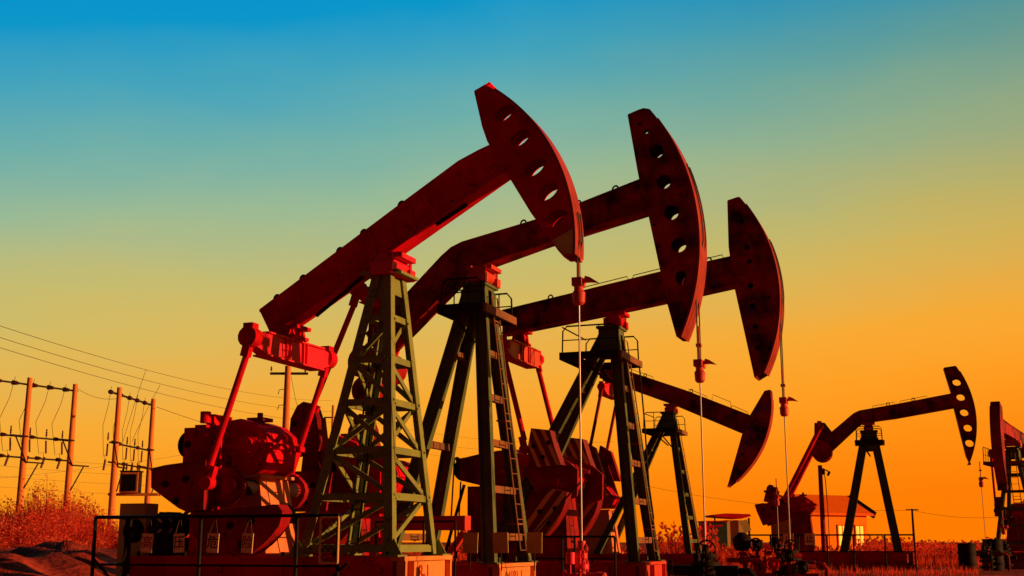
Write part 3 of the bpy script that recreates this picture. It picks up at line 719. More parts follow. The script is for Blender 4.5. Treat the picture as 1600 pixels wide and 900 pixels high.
p.cranks((-4.0, 3.05), [(-4.6, 3.3), (-3.7, 3.5), (-3.5, 2.8), (-4.5, 2.6)],
         [[(-4.68, 3.38), (-4.5, 4.02), (-4.38, 4.12), (-4.24, 4.08), (-4.08, 3.2)], [(-5.08, 3.24), (-4.72, 3.3), (-3.6, 3.24), (-3.56, 2.68), (-4.75, 2.32), (-5.0, 2.95)]], y=1.0, wt=.35)
p.gear([(-3.7, 2.9), (-2.7, 2.9), (-2.5, 3.1), (-2.55, 3.35), (-3.0, 3.66), (-3.7, 3.55)], (-3.65, -2.6, -3.5, -2.75, 1.16, 2.85, .6, .5), .5, pmat='red_dark')
p.motor(-4.4, 1.6, .4)
p.aframe(.95, -1.35, 6.15, 1.16, rungs=6, ut=(.22, -.22), w=.34, h=.2, yt=.2, mat='green_dark', ladder=False, plat=(5.98, -.58, .58, .6, .68))

# ---- pumpjack at the right edge, facing the camera ----------------------------------------
p = P6 = Pump('distant pumpjack seen almost end-on, its narrow dark horsehead crossed by a red bar', 25.2, 61.6, 122)
p.skid(-4.4, 1.2, 1.12, 1.05, front='red_dark')
p.beam([(-2.84, 7.1), (1.3, 7.3), (3.2, 7.42)], [(-2.84, 6.5), (.14, 6.66), (3.25, 6.76)], .24, 6.75, up=.12, mat='red_worn')
p.head([(3.3, 8.1), (3.02, 8.05), (3.07, 7.3), (3.2, 6.4), (3.37, 5.0), (3.5, 4.0)], 3.9, 28, -36, .22, c=(.12, 6.4), mat='red_worn', rim='rim')
p.hanger(2.3, 1.5, 0, .13, uw=4.02, zt=5.2)
p.tail(-2.42, 6.1, 1.5, 6.55, mat='red_worn', depth=.4)
p.pitman((-2.6, 3.2), .06, 'red')
p.cranks((-2.2, 2.6), [(-2.8, 3.3), (-2.3, 3.4), (-1.9, 2.6), (-2.2, 2.2)], [[(-2.9, 2.9), (-2.7, 3.9), (-2.2, 3.9), (-1.9, 2.9)]], y=1.05, wt=.35)
p.gear([(-3.0, 2.85), (-1.6, 2.85), (-1.5, 3.1), (-1.7, 3.5), (-2.9, 3.6)], (-3.0, -1.6, -2.9, -1.7, 1.12, 2.8, .9, .8), .6)
p.aframe(.75, -2.4, 6.1, 1.12, rungs=6, plat=(5.5, -1.1, .62, 1.3, .8), mat='green_dark')

# ------------------------------------------------------------------ wellheads
def wellhead(pump, label, mat, dark, zt, big=1.0, arm=0):
    w = pump.world(pump.uw, 0, 0)
    t = thing('wellhead', label, 'wellhead', (w.x, w.y, G - .1), -R(pump.yaw), 'wellheads below the horseheads')
    o = G - .1; q = lambda z: z - o
    m = MB(); m.lathe((0, 0, 0), (0, 0, 1), [(0, .16 * big), (q(zt) * .45, .16 * big), (q(zt) * .45, .11 * big), (q(zt) * .8, .11 * big), (q(zt) * .8, .075), (q(zt), .06)], 14)
    m.tube((-.45 * big, 0, q(zt) * .58), (.45 * big, 0, q(zt) * .58), .075 * big, n=10)
    m.tube((0, -.4 * big, q(zt) * .36), (0, .4 * big, q(zt) * .36), .075 * big, n=10)
    m.pipe([(.45 * big, 0, q(zt) * .58), (.6 * big, 0, q(zt) * .58), (.66 * big, 0, q(zt) * .5), (.66 * big, 0, 0)], .06, 8)
    m.build('valve_tree', mat, t)
    for z, r in ((.12, .26), (q(zt) * .30, .25), (q(zt) * .44, .24), (q(zt) * .52, .20), (q(zt) * .66, .2), (q(zt) * .79, .16)):
        m = MB(); m.tube((0, 0, z), (0, 0, z + .07), r * big, n=16)
        for k in range(8): m.tube((math.cos(k * PI / 4) * r * .82 * big, math.sin(k * PI / 4) * r * .82 * big, z - .04), (math.cos(k * PI / 4) * r * .82 * big, math.sin(k * PI / 4) * r * .82 * big, z + .11), .02, n=6)
        m.build('flange', dark, t)
    for c, ax in (((-.5 * big, 0, q(zt) * .58), (1, 0, 0)), ((0, -.46 * big, q(zt) * .36), (0, 1, 0)), ((.02, 0, q(zt) * .9), (.3, 1, 0))):
        m = MB(); m.torus(c, ax, .14 * big, .018, 18, 6); d = Vector(ax).normalized(); a = d.orthogonal().normalized(); b = d.cross(a); cv = Vector(c)
        for v in (a, b): m.tube(cv - v * .14 * big, cv + v * .14 * big, .012, n=5)
        m.build('hand_wheel', dark, t)
    m = MB(); m.tube((-.12, -.2, q(zt) * .72), (-.12, -.2, q(zt) * .86), .07, n=14); m.tube((-.12, -.2, q(zt) * .6), (-.12, -.2, q(zt) * .74), .015, n=6); m.build('pressure_gauge', dark, t)
    return t
wellhead(P1, 'bright red slim wellhead under the nearest horsehead at the end of the white rod', 'coral', 'red_bright', 1.62, .55)
wellhead(P2, 'tall black flanged wellhead below the second horsehead', 'dark', 'dark', 1.56, 1.35)
wellhead(P3, 'dark cluttered wellhead with several valves below the third horsehead', 'red_dark', 'dark', 1.6, 1.2)
wellhead(P4, 'small distant wellhead below the lowered horsehead, behind dark valves', 'red_dark', 'dark', 1.7, 1.1)
wellhead(P5, 'distant dark wellhead under the horsehead with five large holes', 'red_dark', 'dark', 1.6, 1.3)
wellhead(P6, 'dark wellhead in front of the pumpjack seen end-on', 'dark', 'dark', 1.7, 1.2)

# valve manifold beside the third well: pipes, valves and small wheels
mw = P3.world(3.75, -.55, G)
t = thing('pipe_manifold', 'tangle of dark pipes and valves left of the third wellhead', 'pipes', mw, -R(20))
m = MB()
for x, h in ((-.55, .95), (-.25, 1.25), (.1, .8), (.45, 1.0), (.75, .7)):
    m.pipe([(x, 0, -.1), (x, 0, h * .7), (x + .08, 0, h * .8), (x + .25, .1, h * .8)], .055, 7)
m.pipe([(-.9, -.1, .35), (1.1, -.1, .35)], .07, 8); m.pipe([(-.9, -.25, .7), (-.2, -.25, .7), (-.1, -.25, .62), (-.1, -.25, 0)], .05, 8)
m.build('pipe', 'red_dark', t)
for x, y, z in ((-.55, 0, .75), (-.25, 0, 1.05), (.1, 0, .62), (.45, 0, .8), (-.7, -.1, .35), (.3, -.1, .35), (-.25, 0, .55), (.75, -.05, .55)):
    m = MB(); m.tube((x, y, z - .1), (x, y, z + .1), .12, n=10); m.tube((x, y - .24, z), (x, y, z), .04, n=6); m.torus((x, y - .26, z), (0, 1, 0), .13, .022, 14, 6); m.box(x - .12, x + .12, y - .02, y + .02, z - .012, z + .012)
    m.build('valve', random.choice(['dark', 'dark', 'red_dark', 'red']), t)
m = MB(); m.lathe((-.62, .1, .9), (0, 0, 1), [(0, .13), (.1, .2), (.28, .22), (.36, .14), (.42, .06)], 14); m.build('separator_pot', 'dark', t)
# red post left of the kiosk, beyond the second well
b = at(1101, 850, 60)
t = thing('marker_post', 'short red pipe post left of the green kiosk', 'post', (b.x, b.y, G - .1))
m = MB(); m.tube((0, 0, 0), (0, 0, 2.1), .12, n=12); m.tube((0, 0, 2.1), (0, 0, 2.16), .15, n=12); m.build('post_body', 'red_bright', t)
m = MB(); m.tube((0, 0, 1.9), (.9, .05, 1.98), .05, n=8); m.build('branch_pipe', 'red', t)

# ------------------------------------------------------------------ railings and signs
def railing(label, pump, pts, z0, z1, mat='railpaint', mids=(.5,), r=.022, braces=(), posts=None):
    t = thing('guard_railing', label, 'railing', pump.world(pts[0][0], pts[0][1], z0), -R(pump.yaw))
    u0, y0 = pts[0]; P = lambda u, y, z: (u - u0, y - y0, z - z0)
    for f in (1,) + tuple(mids):
        MB().pipe([P(u, y, z0 + (z1 - z0) * f) for u, y in pts], r if f == 1 else r * .7, 6).build('rail', mat, t)
    for u, y in (posts or pts):
        m = MB(); m.tube(P(u, y, z0), P(u, y, z1), r * 1.1, n=8); m.build('post', mat, t)
    for a, b in braces:
        m = MB(); m.tube(P(*a), P(*b), r * .8, n=6); m.build('brace', mat, t)
    return t
railing('dark pipe railing with hanging signs round the nearest pump gearbox', P1, [(-4.24, -.9), (-4.24, -1.7), (-.57, -1.7), (.13, -1.7)], G - .05, 1.99, mids=(.52, .22), r=.027,
        posts=[(-4.24, -.9), (-4.24, -1.7), (-3.57, -1.7), (-2.26, -1.7), (-.57, -1.7), (.13, -1.7)],
        braces=[((-4.24, -1.7, 1.35), (-3.4, -1.7, .6)), ((-.57, -1.7, .6), (.3, -1.7, 1.3)), ((-4.05, -1.2, 1.3), (-3.85, -1.2, 1.95))])
rl = [((-3.20), '高', 'ink_red', 'first of the row'), (-2.61, '压', 'ink', 'second of the row'), (-2.0, '危', 'ink', 'third of the row'), (-1.39, '险', 'ink_red', 'last of the row, nearest the lattice tower')]
for i, (u, ch, ink, wh) in enumerate(rl):
    w = P1.world(u, -1.745, 1.585)
    t = thing('warning_sign', ['pale sign with reddish character on the dark railing, first from the grey cabinet', 'pale sign with dark crossed character on the railing, second from the cabinet',
                               'pale sign with dark character below the red crank, third from the cabinet', 'pale sign with brownish character, last in the row beside the lattice tower'][i], 'sign', w, -R(20) + R((3, -2, 2, -3)[i]), 'pale warning signs on the railing')
    t.rotation_euler[1] = R((3, -3, 2, 3)[i])
    m = MB(); m.box(-.1, .1, -.006, .006, -.145, .145); m.build('board', 'board', t)
    text_mesh(ch, .20, ink, 'character', t, Matrix.Translation((0, -.0085, 0)) @ Matrix.Rotation(R(90), 4, 'X'), .002)
    m = MB(); m.pipe([(-.07, .0, .145), (0, .03, .40), (.07, 0, .145)], .006, 5); m.build('hanging_wire', 'wire', t)
# mesh gate at the end of the railing
w = P1.world(-.15, -1.74, 0)
t = thing('mesh_gate', 'small pale framed wire mesh gate at the foot of the lattice tower', 'gate', (w.x, w.y, 1.30), -R(20))
m = MB()
for a, b in (((0, 0, 0), (0, 0, .66)), ((.3, 0, 0), (.3, 0, .66)), ((0, 0, .66), (.3, 0, .66)), ((0, 0, 0), (.3, 0, 0))): m.tube(a, b, .018, n=6)
m.build('gate_frame', 'pale', t)
m = MB()
for i in range(1, 9):
    d = i / 9 * .9
    a = (max(0, d - .62), 0, min(.62, d) + .02); b = (min(.3, d), 0, max(0, d - .3) + .02)
    if a[0] < .3: m.tube(a, b, .005, n=4)
    a2 = (max(0, d - .62), 0, .64 - min(.62, d)); b2 = (min(.3, d), 0, .64 - max(0, d - .3))
    if a2[0] < .3: m.tube(a2, b2, .005, n=4)
m.build('wire_mesh', 'railpaint', t)

railing('dark railing with three blank olive plates beside the second tower', P2, [(-1.4, -1.75), (-.4, -1.75), (.25, -1.75)], G, 1.98, r=.02, mids=(.3,))
for i, px in enumerate((735, 782, 835)):
    w = at(px, 848, P2.world(-.2 + .65 * i, -1.80, 0).y)
    t = tag(MB().box(-.15, .15, -.008, .008, -.19, .19).build('blank_plate', 'olive'), ['blank olive plate left of the second pump front legs', 'blank olive plate behind the ladder of the second pump', 'blank olive plate right of the second pump front legs'][i], 'sign', 'blank olive plates')
    t.location = w; t.rotation_euler = (0, R((2, -2, 1)[i]), -R(20))
    q = MB(); q.pipe([(0, .015, .15), (0, .02, -.5)], .012, 5); q.build('plate_post', 'railpaint', t)
railing('dark railing with pale posts in front of the striped counterweights', P3, [(-1.7, -1.85), (.1, -1.85), (.5, -1.85)], G, 1.72, mids=(.6,), r=.025, posts=[(-1.7, -1.85), (-.75, -1.85), (-.45, -1.85), (.5, -1.85)],
        braces=[((-1.9, -1.9, 1.3), (-.3, -1.7, 3.0))])
railing('long dark railing along the distant bent-beam pump base', P5, [(-5.4, -1.9), (-1.2, -1.9), (1.6, -1.9)], G, 1.9, mids=(.5,), r=.035, posts=[(-5.4, -1.9), (-4.4, -1.9), (-3.2, -1.9), (-2.0, -1.9), (-.9, -1.9), (.4, -1.9), (1.6, -1.9)])
for i, u in enumerate((-3.62, -2.72)):
    w = P5.world(u, -1.98, 1.72)
    t = thing('warning_sign', ['small distant pale sign with a dark mark left on the far gearbox pedestal', 'small distant pale sign at the far edge of the gearbox pedestal beside the lamp pole'][i], 'sign', w, -R(20), 'distant pale signs')
    MB().box(-.22, .22, -.01, .01, -.25, .25).build('board', 'board', t)
    text_mesh('止', .36, 'ink', 'character', t, Matrix.Translation((0, -.014, 0)) @ Matrix.Rotation(R(90), 4, 'X'), .002)

# dark drums and frames in front of the right edge
for i, (px, py, Y, s) in enumerate(((1512, 880, 52, 1.0), (1553, 876, 54, 1.15))):
    b = at(px, py, Y)
    t = thing('oil_drum', ['dark upright drum, left of the well at the right edge', 'dark taller drum standing nearer the end-on pumpjack'][i], 'drum', (b.x, b.y, G - .15))
    m = MB(); m.lathe((0, 0, 0), (0, 0, 1), [(0, .36 * s), (.3, .36 * s), (.31, .39 * s), (.36, .39 * s), (.37, .36 * s), (.75, .36 * s), (.76, .39 * s), (.81, .39 * s), (.82, .36 * s), (1.15 * s, .36 * s), (1.16 * s, .39 * s), (1.2 * s, .38 * s)], 20)
    m.build('drum_body', 'dark', t)
    m = MB(); m.tube((.15, 0, 1.2 * s), (.15, 0, 1.25 * s), .06, n=10); m.build('cap', 'dark', t)
w = at(1530, 865, 53)
t = thing('pipe_rack', 'low dark pipe frame between the two drums', 'pipe frame', (w.x, w.y, G - .1))
m = MB(); m.pipe([(-.6, 0, .8), (.9, 0, .8)], .05, 7); m.pipe([(-.2, 0, 0), (-.2, 0, .8)], .05, 7); m.pipe([(.5, 0, 0), (.5, 0, .8)], .05, 7); m.build('frame', 'dark', t)

# ------------------------------------------------------------------ power poles
def taper_pole(h, r0, r1): return MB().tube((0, 0, -.3), (0, 0, h), r0, r1, n=14)
def insulator(m, p, h=.28, r=.07, d=(0, 0, 1)):
    m.lathe(p, d, [(0, .02), (h * .15, .025), (h * .2, r), (h * .32, r * .5), (h * .4, r), (h * .52, r * .5), (h * .6, r * .9), (h * .74, r * .4), (h * .8, r * .7), (h, .03)], 8)

def hframe(name_label, a, b, extend=0, trans=False):
    """two tapered poles tied by cross bars with insulators, fuses, struts"""
    A = Vector((a[0], a[1], .3)); B = Vector((b[0], b[1], .3))
    t = thing('pole_frame', name_label, 'power pole', A)
    d = B - A; L = d.length; e = d.normalized(); n = Vector((-e.y, e.x, 0)); H = 9.55
    for q in (Vector((0, 0, 0)), d):
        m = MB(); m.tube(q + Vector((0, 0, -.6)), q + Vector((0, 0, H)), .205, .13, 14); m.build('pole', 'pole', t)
    ins = MB(); arm = MB(); fuse = MB(); br = MB()
    lo, hi = -extend, L
    for z, w in ((H - .33, .12), (H - 3.0, .10), (H - 4.05, .09), (H - 6.9, .12)):
        x0 = lo if z > 4 else -.3
        if z == H - 3.0: m = None
        arm = MB(); arm.bar(e * (x0 - .35) + n * .2 + Vector((0, 0, z)), e * (hi + .35) + n * .2 + Vector((0, 0, z)), w, .08, (0, 0, 1)); arm.build('crossarm', 'pole' if z < H - 6 else 'dark', t)
    for z, fs in ((H - 3.0, (.2, .72)), (H - 4.05, (.35, .8))):
        for f in fs + ((-.4, -.9) if extend else ()):
            m = MB(); insulator(m, e * (L * f - .2) + n * .2 + Vector((0, 0, z + .02)), .45, .11, e); m.build('insulator', 'insulator', t)
    # side bracket arms
    for q, s in ((Vector((0, 0, 0)), -1), (Vector((0, 0, 0)), 1), (d, -1), (d, 1)):
        z = H - (3.0 if s < 0 else 4.3)
        m = MB(); m.bar(q + Vector((0, 0, z)) + n * -.2, q + e * s * 1.1 + Vector((0, 0, z)) + n * -.2, .07, .07, (0, 0, 1))
        m.bar(q + Vector((0, 0, z - 1.3)) + n * -.2, q + e * s * .75 + Vector((0, 0, z - .04)) + n * -.2, .05, .05, (0, 0, 1)); m.build('bracket', 'dark', t)
    for f in ((-.6, -.25, .15, .5, .85) if extend else (-.12, .15, .4, .62, .85)):
        m = MB(); insulator(m, e * (L * f - .25) + n * .2 + Vector((0, 0, H - .33)), .55, .13, e); m.build('insulator', 'insulator', t); m = MB(); insulator(m, e * L * f + n * .2 + Vector((0, 0, H - 2.95)), .45, .06); m.build('insulator', 'insulator', t)
        m = MB(); m.tube(e * L * f + n * .2 + Vector((0, 0, H - 3.1)), e * (L * f + .1) + n * .25 + Vector((0, 0, H - 3.75)), .05, n=6)
        m.tube(e * (L * f - .1) + n * .3 + Vector((0, 0, H - 4.5)), e * (L * f + .08) + n * .3 + Vector((0, 0, H - 3.95)), .06, n=6); m.build('fuse', 'insulator', t)
        m = MB()
        p0 = e * L * f + n * .2 + Vector((0, 0, H - .02)); p1 = e * (L * f - .7) + n * .25 + Vector((0, 0, H - 2.2)); p2 = e * L * f + n * .3 + Vector((0, 0, H - 4.0))
        m.pipe([p0, p0.lerp(p1, .5) + e * .12, p1], .013, 4)
        m.pipe([p1, p1 + e * .35 + Vector((0, 0, -1.6)), p2 + Vector((0, 0, .3)), p2], .013, 4); m.build('jumper_wire', 'wire', t)
    return t, A, e, n, d
hframe('pair of tall orange concrete poles with bare crossbars, left end of the field', (-24.72, 62), (-23.3, 64.6), extend=3.6)
_t, A, e, n, d = hframe('pair of orange concrete poles carrying the dark transformer', (-21.39, 66), (-21.1, 71.4))
q = at(205, 752, 68)
t = thing('transformer', 'dark box transformer mounted between the second pair of poles', 'transformer', (q.x, q.y, q.z - .65))
m = MB(); m.box(-.48, .48, -.36, .36, 0, 1.15); m.box(-.54, .54, -.42, .42, 1.15, 1.22)
tb = m.build('tank', 'dark', t)
m = MB(); m.box(-.5, .5, -.44, -.38, .02, 1.12); m.build('frame_panel', 'pole', t)
m = MB()
for i in range(9): m.box(-.4 + i * .095, -.37 + i * .095, -.52, -.44, .12, 1.0)
m.box(-.42, .42, -.45, -.441, .1, 1.02); m.build('radiator', 'dark', t)
for x in (-.3, 0, .3):
    m = MB(); insulator(m, (x, 0, 1.22), .45, .07); m.build('bushing', 'insulator', t)
m = MB(); m.pipe([(.3, 0, 1.5), (.7, 0, 1.45), (1.2, .4, 1.3)], .03, 5); m.build('lead', 'wire', t)
m = MB(); m.box(-1.15, 1.6, -.3, -.18, -.14, -.001); m.box(-1.15, 1.6, .18, .3, -.14, -.001); m.build('support_beam', 'pole', t)

# single pole behind the nearest pump
b = at(450, 572, 62)
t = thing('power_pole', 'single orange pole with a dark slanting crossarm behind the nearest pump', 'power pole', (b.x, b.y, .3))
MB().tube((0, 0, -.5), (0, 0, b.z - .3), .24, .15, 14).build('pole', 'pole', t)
m = MB(); m.bar((-.85, -.25, b.z - .72), (.95, .5, b.z - .62), .12, .12, (0, 0, 1)); m.build('crossarm', 'dark', t)
for f in (-.8, .85): m = MB(); insulator(m, (f, f * .3, b.z - .6), .25, .06); m.build('insulator', 'insulator', t)
for z in (1.5, 2.3): MB().pipe([(-.15, 0, b.z - z), (-.4, 0, b.z - z - .02), (-.45, 0, b.z - z - .25)], .02, 5).build('hook', 'dark', t)
m = MB(); m.pipe([(.15, .1, b.z - .8), (.4, .3, b.z - 2.0), (.9, .4, b.z - 3.5)], .013, 4); m.build('guy_wire', 'wire', t)
# far pole, right
b = at(1425, 795, 150)
t = thing('power_pole', 'tiny distant pole with a short crossarm over the reeds, right of the far pump', 'power pole', (b.x, b.y, 0))
MB().tube((0, 0, -.5), (0, 0, b.z), .17, .12, 10).build('pole', 'dark', t)
MB().bar((-.75, 0, b.z - .12), (.75, 0, b.z - .12), .14, .14, (0, 0, 1)).build('crossarm', 'dark', t)
# slim lamp pole by the far pump
b = at(1281, 727, 60)
t = thing('lamp_pole', 'slim dark pole with small fittings between far gearbox and house', 'pole', (b.x, b.y, G - .1))
h = b.z - G + .1
MB().tube((0, 0, 0), (0, 0, h), .13, .10, 12).build('pole', 'red_dark', t)
m = MB(); m.box(.08, .22, -.06, .06, h - .45, h - .2); m.bar((.1, 0, h - .15), (.42, 0, h - .3), .05, .05); m.tube((.36, 0, h - .5), (.46, 0, h - .3), .06, n=8); m.build('bracket', 'dark', t)
m = MB(); m.pipe([(.30, .1, 0), (.30, .1, h * .6), (.24, .05, h - .6), (.1, 0, h - .25)], .022, 5); m.build('cable', 'wire', t)
# pole and little frame behind the third pump
b = at(921, 760, 90)
t = thing('power_pole', 'small distant pole with a box, glimpsed behind the third pump legs', 'power pole', (b.x, b.y, 0))
MB().tube((0, 0, -.5), (0, 0, b.z + 1.7), .16, .12, 10).build('pole', 'red_dark', t)
MB().bar((-.9, 0, b.z + 1.5), (.9, 0, b.z + 1.5), .12, .12, (0, 0, 1)).build('crossarm', 'red_dark', t)
MB().box(.4, 1.1, -.3, .3, b.z - .6, b.z + .3).build('transformer_box', 'dark', t)

def wires(label, runs, name='power_line', r=.02):
    t = None
    o = Vector(runs[0][0])
    t = thing(name, label, 'wire', o)
    for a, b, sag in runs:
        a = Vector(a) - o; b = Vector(b) - o; m = MB()
        m.pipe([a.lerp(b, k / 24) - Vector((0, 0, sag * 4 * (k / 24) * (1 - k / 24))) for k in range(25)], r, 4)
        m.build('strand', 'wire', t)
    return t
far = at(520, 655, 140)
wires('uppermost of the three long slack overhead wires crossing the sky', [(at(-160, 455, 50), at(520, 626, 140), 1.2)], r=.016)
wires('middle of the three long slack overhead wires crossing the sky', [(at(-160, 475, 50), at(520, 643, 140), 1.1)], r=.016)
wires('lowest of the three long slack overhead wires crossing the sky', [(at(-160, 492, 50), at(520, 660, 140), 1.0)], r=.016)
t = thing('power_pole', 'distant pole hidden behind the lattice tower where the long wires end', 'power pole', (far.x, far.y, 0))
MB().tube((0, 0, -.5), (0, 0, far.z + 1.6), .2, .15, 10).build('pole', 'pole', t)
MB().bar((-1.0, 0, far.z + .2), (1.0, 0, far.z + .2), .14, .14, (0, 0, 1)).build('crossarm', 'dark', t)
wires('service wire running from the pole top right of the transformer towards the far poles', [(at(245, 636, 71), at(515, 690, 140), .8)], r=.016)
wires('wire between the two pairs of orange poles', [(at(121, 607, 64.6), at(187, 622, 66), .25)], r=.015)
wires('two thin drop wires slanting down to the transformer', [(at(228, 578, 68), at(192, 690, 66.3), -.1), (at(250, 602, 69), at(206, 690, 67.5), -.1)], r=.013)
wires('several thin distant wires low above the left thicket', [(at(-60, 705 + 17 * i, 120), at(560, 735 + 12 * i, 170), .8) for i in range(4)] + [(at(-60, 752, 120), at(300, 708, 150), .3)], r=.017)
wires('distant wires low in the sky between the first and second towers', [(at(560, 655 + 18 * i, 160), at(960, 690 + 14 * i, 160), 1.2) for i in range(3)], r=.016)
wires('long slack distant wire over the reeds at the right', [(at(960, 748, 150), at(1425, 797, 150), .0 + 1.2), (at(1425, 797, 150), at(1700, 775, 140), 1.6)], r=.022)

# ------------------------------------------------------------------ far house and kiosk
rot = R(33)
c = at(1281, 850, 112); c.z = .3
t = thing('farm_house', 'long orange house with gabled roof and lit yellow windows, behind the bent-beam pump', 'house', (c.x, c.y, .3), rot)
W2, D2, HE, HR = 3.6, 2.4, 3.85, 5.25
m = MB(); m.box(-W2, W2, -D2, D2, -.5, HE); m.add([(-W2, -D2, HE), (-W2, D2, HE), (-W2, 0, HR), (W2, -D2, HE), (W2, D2, HE), (W2, 0, HR)], [(0, 2, 1), (3, 4, 5), (0, 3, 5, 2), (1, 2, 5, 4)])
m.build('wall', 'wall', t, smooth=0)
m = MB(); ov = .5; sl = (HR - HE) / D2
for s in (-1, 1):
    y1 = s * (D2 + ov); z1 = HE - sl * ov + .05
    m.add([(-W2 - ov, 0, HR + .05), (W2 + ov, 0, HR + .05), (W2 + ov, y1, z1), (-W2 - ov, y1, z1), (-W2 - ov, 0, HR + .25), (W2 + ov, 0, HR + .25), (W2 + ov, y1, z1 + .2), (-W2 - ov, y1, z1 + .2)],
          [(3, 2, 1, 0), (4, 5, 6, 7), (0, 1, 5, 4), (1, 2, 6, 5), (2, 3, 7, 6), (3, 0, 4, 7)])
m.build('roof', 'roof', t, smooth=0)
m = MB(); m.bar((W2 + ov + .06, 0, HR + .1), (W2 + ov + .06, -D2 - ov, HE - sl * ov + .1), .62, .16, (1, 0, 0)); m.bar((W2 + ov + .06, 0, HR + .1), (W2 + ov + .06, D2 + ov, HE - sl * ov + .1), .42, .12, (1, 0, 0)); m.build('barge_board', 'dark', t)
glowing = bpy.data.materials.new('glowing_window_glass'); nt, N, L, bs = nodes(glowing)
bs.inputs['Base Color'].default_value = (.4, .25, .05, 1); bs.inputs['Emission Color'].default_value = srgb(255, 196, 22); bs.inputs['Emission Strength'].default_value = .9; bs.inputs['Roughness'].default_value = .2  # yellow brightness of the panes is set as emission in their material
M['glowing'] = glowing
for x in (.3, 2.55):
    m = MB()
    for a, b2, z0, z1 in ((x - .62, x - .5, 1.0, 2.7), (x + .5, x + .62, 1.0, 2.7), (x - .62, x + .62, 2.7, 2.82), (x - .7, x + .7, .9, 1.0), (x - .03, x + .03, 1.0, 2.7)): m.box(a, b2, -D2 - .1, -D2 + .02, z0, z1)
    w = m.build('window', 'roof', t); MB().box(x - .5, x + .5, -D2 - .05, -D2 - .03, 1.0, 2.7).build('pane', 'glowing', w)
m = MB(); m.box(-3.0, -2.6, .6, 1.1, HE, HR + .5); m.build('chimney', 'wall', t)

c = at(1118, 850, 76); r_ = at(1168, 850, 75).x - at(1103, 850, 75).x
t = thing('kiosk', 'small kiosk with dark green door, pale side panel and flat red roof', 'kiosk', (at(1103, 850, 76).x, 76, .3), R(4))
m = MB(); m.box(0, 1.35, 0, 1.9, -.3, 2.5); m.build('green_cabin', 'kiosk_green', t)
m = MB(); m.box(1.36, 2.62, .15, 1.9, -.3, 2.62); m.box(1.95, 1.98, .13, .15, .1, 2.55); m.build('pale_panel', 'pale', t)
m = MB(); m.prism([(.45, 2.92), (1.2, 3.02), (2.7, 2.98), (2.8, 2.86), (2.2, 2.70), (.5, 2.82)], -.35, 2.2); m.box(-.05, 1.4, -.1, 1.95, 2.5, 2.58); m.build('roof', 'red', t)
m = MB(); m.box(2.66, 2.76, -.1, 0, -.3, 2.75); m.box(.55, .62, -.1, 0, 2.5, 2.85); m.build('post', 'dark', t)
m = MB(); m.box(.25, 1.1, -.03, 0, -.2, 2.1); d_ = m.build('door', 'kiosk_green', t); MB().box(.98, 1.02, -.07, -.03, .95, 1.15).build('handle', 'dark', d_)
b = at(1165, 822, 74)
t = tag(MB().box(-.22, .22, -.02, .02, -.35, .35).build('leaning_board', 'olive'), 'small olive board leaning beside the kiosk post', 'board'); t.location = (b.x, b.y, b.z); t.rotation_euler = (0, R(-22), 0)
MB().tube((0, .03, -.3), (.0, .03, -1.9), .03, n=6).build('board_post', 'dark', t)

# ------------------------------------------------------------------ ground
def sstep(a, b, x):
    t = max(0, min(1, (x - a) / (b - a))); return t * t * (3 - 2 * t)
RIDGES = [(-11.2, 25.6, -8.4, 22.2, .26, .5), (-8.7, 20.6, -6.6, 17.6, .22, .42), (-9.6, 26.2, -7.6, 22.8, .22, .45), (-14.2, 38.5, -11.4, 33.5, .30, .6), (-13.0, 31.5, -9.6, 28.0, .26, .5), (-10.4, 20.8, -7.8, 17.8, .2, .4)]
def height(x, y):
    far = sstep(38, 80, y)
    z = G * (1 - far) + .15 * far
    bank = sstep(-6.2, -9.5, x) * sstep(12, 18, y) * (1 - sstep(62, 85, y)) * sstep(-60, -40, x)
    z += bank * (.52 + .34 * sstep(16, 46, y))
    if bank > .01:
        for (x0, y0, x1, y1, h, w) in RIDGES:
            dx, dy = x1 - x0, y1 - y0; L2 = dx * dx + dy * dy
            t = ((x - x0) * dx + (y - y0) * dy) / L2
            tc_ = max(0, min(1, t)); q = math.hypot(x - x0 - dx * tc_, y - y0 - dy * tc_)
            z += h * math.exp(-(q / w) ** 2) * (1 + .5 * noise.noise((x * 1.1, y * .8, 3.3)))
    if -60 < x < 60 and 4 < y < 120:
        k = 1 - far * .6
        z += bank * .22 * noise.noise((x * .33 + 3, y * .20 + x * .12, 1.7)) + bank * .16 * noise.noise((x * .9, y * .35 + x * .3, 5.1))
        z += .05 * k * noise.noise((x * .5, y * .5, 9.3)) + .02 * k * noise.noise((x * 1.7, y * 1.7, 2.2))
    return z
xs = [-5000, -2200, -1000, -500, -250, -150, -100, -80] + [-60 + .6 * i for i in range(70)] + [-18 + .22 * i for i in range(60)] + [-4.8 + .6 * i for i in range(109)] + [80, 100, 150, 250, 500, 1000, 2200, 5000]
ys = [-800, -200, -60, -20, -5, 0, 4, 7] + [9 + .28 * i for i in range(140)] + [48.4 + .5 * i for i in range(57)] + [80, 84, 90, 100, 120, 150, 200, 300, 500, 900, 1600, 3000, 6000]
m = MB(); m.v = [Vector((x, y, height(x, y))) for y in ys for x in xs]; nx = len(xs)
m.f = [(j * nx + i, j * nx + i + 1, (j + 1) * nx + i + 1, (j + 1) * nx + i) for j in range(len(ys) - 1) for i in range(nx - 1)]
g = m.build('ground', 'ground', smooth=80); tag(g, kind='structure')

